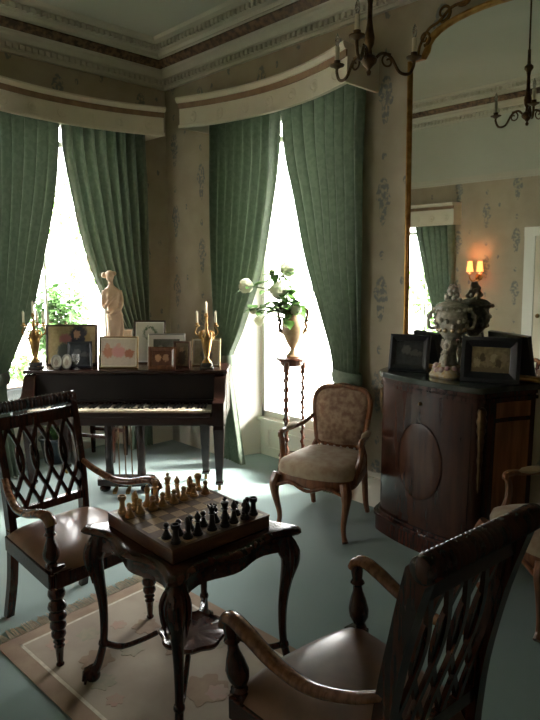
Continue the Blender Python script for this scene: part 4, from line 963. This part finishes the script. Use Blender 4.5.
# pale statue of a draped standing woman
sl = lid_pt(115, .40); sta = thing('statue', 'pale terracotta statue of a draped standing woman on the piano', 'statue', sl, PA+.15); sta.scale = (1.0, 1.0, 1.14)
MB().lathe([(.085,0),(.085,.02),(.078,.03),(.078,.045)], n=20).build('plinth', 'terracotta', sta)
m = MB()
def ell_ring(cx, cy, z, rx, ry, n=18, fold=0.0): return [(cx+(rx+fold*math.sin(7*a+z*20))*math.cos(a), cy+(ry+fold*math.sin(7*a+z*20))*math.sin(a), z) for a in np.linspace(0,2*PI,n+1)[:-1]]
m.loft([ell_ring(0,0,.04,.066,.055,24,.006),ell_ring(.004,0,.10,.060,.05,24,.006),ell_ring(.008,0,.20,.058,.05,24,.006),ell_ring(.010,-.004,.28,.064,.054,24,.004),ell_ring(.012,0,.345,.070,.055,24,.003),ell_ring(.010,0,.39,.058,.046,24),ell_ring(.004,0,.425,.050,.040,24),ell_ring(0,-.004,.47,.056,.048,24),ell_ring(-.002,-.004,.505,.064,.046,24),ell_ring(-.004,0,.535,.066,.036,24),ell_ring(-.006,0,.553,.040,.028,24),ell_ring(-.008,-.003,.57,.020,.020,24),ell_ring(-.010,-.006,.60,.019,.020,24)])
m.ball((-.014,-.010,.632),(.032,.037,.038),14,10); m.ball((-.016,.006,.645),(.039,.040,.032),12,8); m.ball((-.062,.014,.642),(.026,.026,.022),10,8); m.ball((.02,.0,.655),(.02,.02,.016),10,8); m.ball((-.012,-.046,.628),(.006,.008,.010),8,6)
m.tube(smooth_path([(-.064,0,.53),(-.076,-.008,.46),(-.066,-.035,.41),(-.02,-.058,.455),(.025,-.055,.49)],5), [.019]*8+[.015]*8+[.012]*5, 8)
m.tube(smooth_path([(.060,0,.53),(.074,-.006,.455),(.06,-.04,.395),(.018,-.062,.38),(-.015,-.06,.36)],5), [.019]*8+[.015]*8+[.012]*5, 8)
m.ball((-.025,-.042,.487),(.022,.018,.022),10,8); m.ball((.025,-.042,.487),(.022,.018,.022),10,8)
m.tube(smooth_path([(-.05,-.03,.38),(0,-.055,.345),(.06,-.03,.36),(.075,-.02,.25),(.06,-.035,.12)],5), .014, 8)
o = m.build('figure', 'terracotta', sta, smooth=80); rm = o.modifiers.new('fuse', 'REMESH'); rm.mode = 'VOXEL'; rm.voxel_size = .0055; rm.use_smooth_shade = True
sm_ = o.modifiers.new('soften', 'SMOOTH'); sm_.iterations = 3; sm_.factor = .5

# ---------------------------------------------------------------- on the cabinet: two black frames and a porcelain urn
def cab_pt(px, y):
    lo, hi = 2.3, 4.2
    for _ in range(40):
        x = (lo+hi)/2; q = np.array([x,y,CZ])-CAM
        if 270+FPX*(q@_rt)/(q@_fw) < px: lo = x
        else: hi = x
    return (x, y, CZ+.001)
frame('photo_frame', 'black frame with a dim dark photograph on the cabinet end by the curtain', cab_pt(408,-.20), math.radians(20), .255, .235, .042, .03, 'black_frame', 'print_dark', lean=.22, group='black frames on the cabinet')
frame('photo_frame', 'black frame with a sepia team photograph beside the porcelain urn', cab_pt(489,-.21), math.radians(22), .325, .262, .058, .03, 'black_frame', 'print_sepia', lean=.18, group='black frames on the cabinet')
ux, uy, uz = cab_pt(449, -.20)
ur = thing('porcelain_urn', 'ornate lidded porcelain urn with figures and flowers on the marble top', 'urn', (ux,uy,uz), .6)
m = MB(); pts = [(.105*(1+.10*math.cos(4*a))*math.cos(a), .105*(1+.10*math.cos(4*a))*math.sin(a)) for a in np.linspace(0,2*PI,41)[:-1]]
m.loft([[(x*k,y*k,z) for x,y in pts] for k,z in ((1.0,.0),(1.05,.012),(.95,.03),(.86,.05),(.70,.065),(.52,.08))]); m.build('base', 'porcelain_gold', ur)
rnd = random.Random(9); m = MB()
for k in range(14): a = k*.449; m.ball((.085*math.cos(a),.085*math.sin(a),.055+.01*math.sin(3*a)),.018,8,5)
m.build('base_flowers', 'porcelain_pink', ur)
MB().lathe([(.05,.075),(.042,.10),(.036,.15),(.045,.20),(.032,.225),(.04,.235)], n=20).build('pedestal', 'porcelain', ur)
for k in range(3):
    a = k*2.094; c, s = math.cos(a), math.sin(a); m = MB()
    m.tube(smooth_path([(.07*c,.07*s,.07),(.066*c,.066*s,.11),(.058*c,.058*s,.145),(.054*c,.054*s,.17)],4), [.022]*4+[.018]*5+[.012]*4, 8); m.ball((.054*c,.054*s,.192),.017,8,6)
    m.tube([(.058*c,.058*s,.16),(.06*math.cos(a+.4),.06*math.sin(a+.4),.185),(.05*math.cos(a+.45),.05*math.sin(a+.45),.225)], .008, 6); m.tube([(.058*c,.058*s,.16),(.075*math.cos(a-.35),.075*math.sin(a-.35),.14)], .008, 6); m.build('cherub', 'porcelain', ur)
MB().lathe([(.036,.232),(.05,.245),(.074,.275),(.088,.32),(.093,.355),(.088,.385),(.096,.40),(.112,.41),(.110,.42),(.06,.42)], n=28).build('bowl', 'porcelain', ur, smooth=60)
m = MB()
for k in range(16): a = k*.393; m.ball((.093*math.cos(a),.093*math.sin(a),.335+.02*math.sin(5*a)),.016,7,5)
m.build('garland', 'porcelain', ur, kind='stuff'); m = MB()
for k in range(20): a = k*.314; m.ball((.110*math.cos(a),.110*math.sin(a),.412),.012,7,5)
m.build('rim_beading', 'porcelain', ur, kind='stuff'); m = MB()
for k in range(12): a = k*.5236; m.ball((.078*math.cos(a),.078*math.sin(a),.288),.015,7,5)
m.build('lower_garland', 'porcelain_gold', ur, kind='stuff')
for s in (-1,1): MB().tube(smooth_path([(s*.085,0,.30),(s*.125,0,.30),(s*.135,0,.35),(s*.115,0,.395),(s*.09,0,.40)],5), .010, 8).ball((s*.128,0,.37),.018).build('handle', 'porcelain', ur)
ld = MB().lathe([(.10,.42),(.098,.43),(.08,.445),(.055,.455),(.03,.462),(.02,.468),(.01,.47)], n=24).build('lid', 'porcelain', ur)
m = MB(); rnd = random.Random(3)
for k in range(16):
    a = k*2.4; q_ = .045*(1-k/18); m.ball((q_*math.cos(a), q_*math.sin(a), .468+.0055*k), rnd.uniform(.013,.019), 7, 5)
m.build('finial', 'porcelain', ld)

# ---------------------------------------------------------------- hanging lamp with candle arms
def at_dist(px, py, dist):
    d = ray(px, py); return CAM+d*(dist/math.hypot(d[0], d[1]))
hub = at_dist(369, 60, 3.17)
ch = thing('chandelier', 'small bronze candle-arm chandelier hanging from the ceiling', 'chandelier', (hub[0],hub[1],hub[2]))
ztop = RZ-hub[2]
MB().lathe([(.008,-.07),(.012,-.055),(.006,-.045),(.018,-.03),(.035,-.015),(.04,.0),(.03,.015),(.015,.025),(.012,.05),(.022,.07),(.026,.10),(.018,.14),(.012,.18),(.011,.25),(.016,.28),(.03,.30),(.028,.315),(.012,.33),(.010,.42)], n=16).build('stem', 'bronze', ch)
MB().tube([(0,0,.42),(0,0,ztop-.04)], .006, 8).build('rod', 'bronze', ch); MB().lathe([(.01,ztop-.07),(.04,ztop-.04),(.055,ztop-.012),(.055,ztop-.001)], n=16).build('ceiling_rose', 'bronze', ch)
for px, py, dd in ((337,67,3.32),(414,56,3.26),(357,36,2.93)):
    e = at_dist(px, py, dd)-hub; c = np.array([e[0],e[1],0]); L_ = np.linalg.norm(c); c /= L_; e = c*max(.2,min(L_,.27))
    def A(r, z): return (e[0]*r, e[1]*r, z)
    ar = MB().tube(smooth_path([A(.1,.0),A(.28,.035),A(.48,.02),A(.68,-.045),A(.9,-.05),A(1.0,-.01),A(1,.02)],5), .0075, 8).build('arm', 'bronze', ch)
    m = MB(); q = scroll(.42,.0,.16,1.2,1.2); m.tube([A(x,z*.25*1.0+.0) for x,y,z in [(p[0],0,p[2]*.9) for p in q]], .005, 6); m.build('arm_scroll', 'bronze', ar)
    MB().lathe([(.008,.01),(.020,.018),(.036,.024),(.038,.03),(.016,.032),(.017,.05),(.001,.05)], A(1,0), 14).build('drip_pan', 'bronze', ar)
    MB().lathe([(.012,.05),(.012,.115),(.010,.118),(.001,.118)], A(1,0), 10).build('candle_tube', 'wax', ar)
    MB().lathe([(.006,.118),(.009,.13),(.012,.145),(.009,.165),(.003,.18),(.0005,.184)], A(1,0), 10).build('bulb', 'crystal', ar)

# ---------------------------------------------------------------- lit wall sconce on the far wall (seen in the mirror)
sc_ = in_mirror(479, 277); scn = thing('wall_sconce', 'lit brass twin-arm wall sconce with small glowing shades', 'sconce', (sc_[0], RY, sc_[2]))
MB().lathe([(.05,0),(.05,.012),(.03,.02),(.02,.05)], (0,0,0), 16, 1).ball((0,.05,0),.028).build('backplate', 'brass', scn)
sw = abs(in_mirror(484,262)[0]-in_mirror(474,262)[0])/2; shh = abs(in_mirror(484,257)[2]-in_mirror(484,269)[2])
for s in (-1, 1):
    ar = MB().tube(smooth_path([(0,.05,0),(s*sw*.5,.09,-.05),(s*sw,.12,-.01),(s*sw,.12,.05)],5), .007, 8).build('arm', 'brass', scn)
    MB().lathe([(.02,.045),(.022,.055),(.011,.06),(.011,.09)], (s*sw,.12,0), 12).build('candle_tube', 'wax', ar)
    MB().ball((s*sw,.12,.115),(.012,.012,.02)).build('bulb', 'lit_bulb', ar)
    m = MB(); m.loft([[(s*sw+r*math.cos(a),.12+r*math.sin(a),z) for a in np.linspace(0,2*PI,17)[:-1]] for r,z in ((.045,.078),(.030,.078+shh*.85))], caps=False); m.build('shade', 'lit_shade', ar)
    l = bpy.data.lights.new('sconce_lamp', 'POINT'); l.energy = 3.0; l.color = (1,.55,.25); l.shadow_soft_size = .03; lo_ = bpy.data.objects.new('sconce_lamp', l); COL.objects.link(lo_); lo_.location = (sc_[0]+s*sw, RY+.12, sc_[2]+.18)
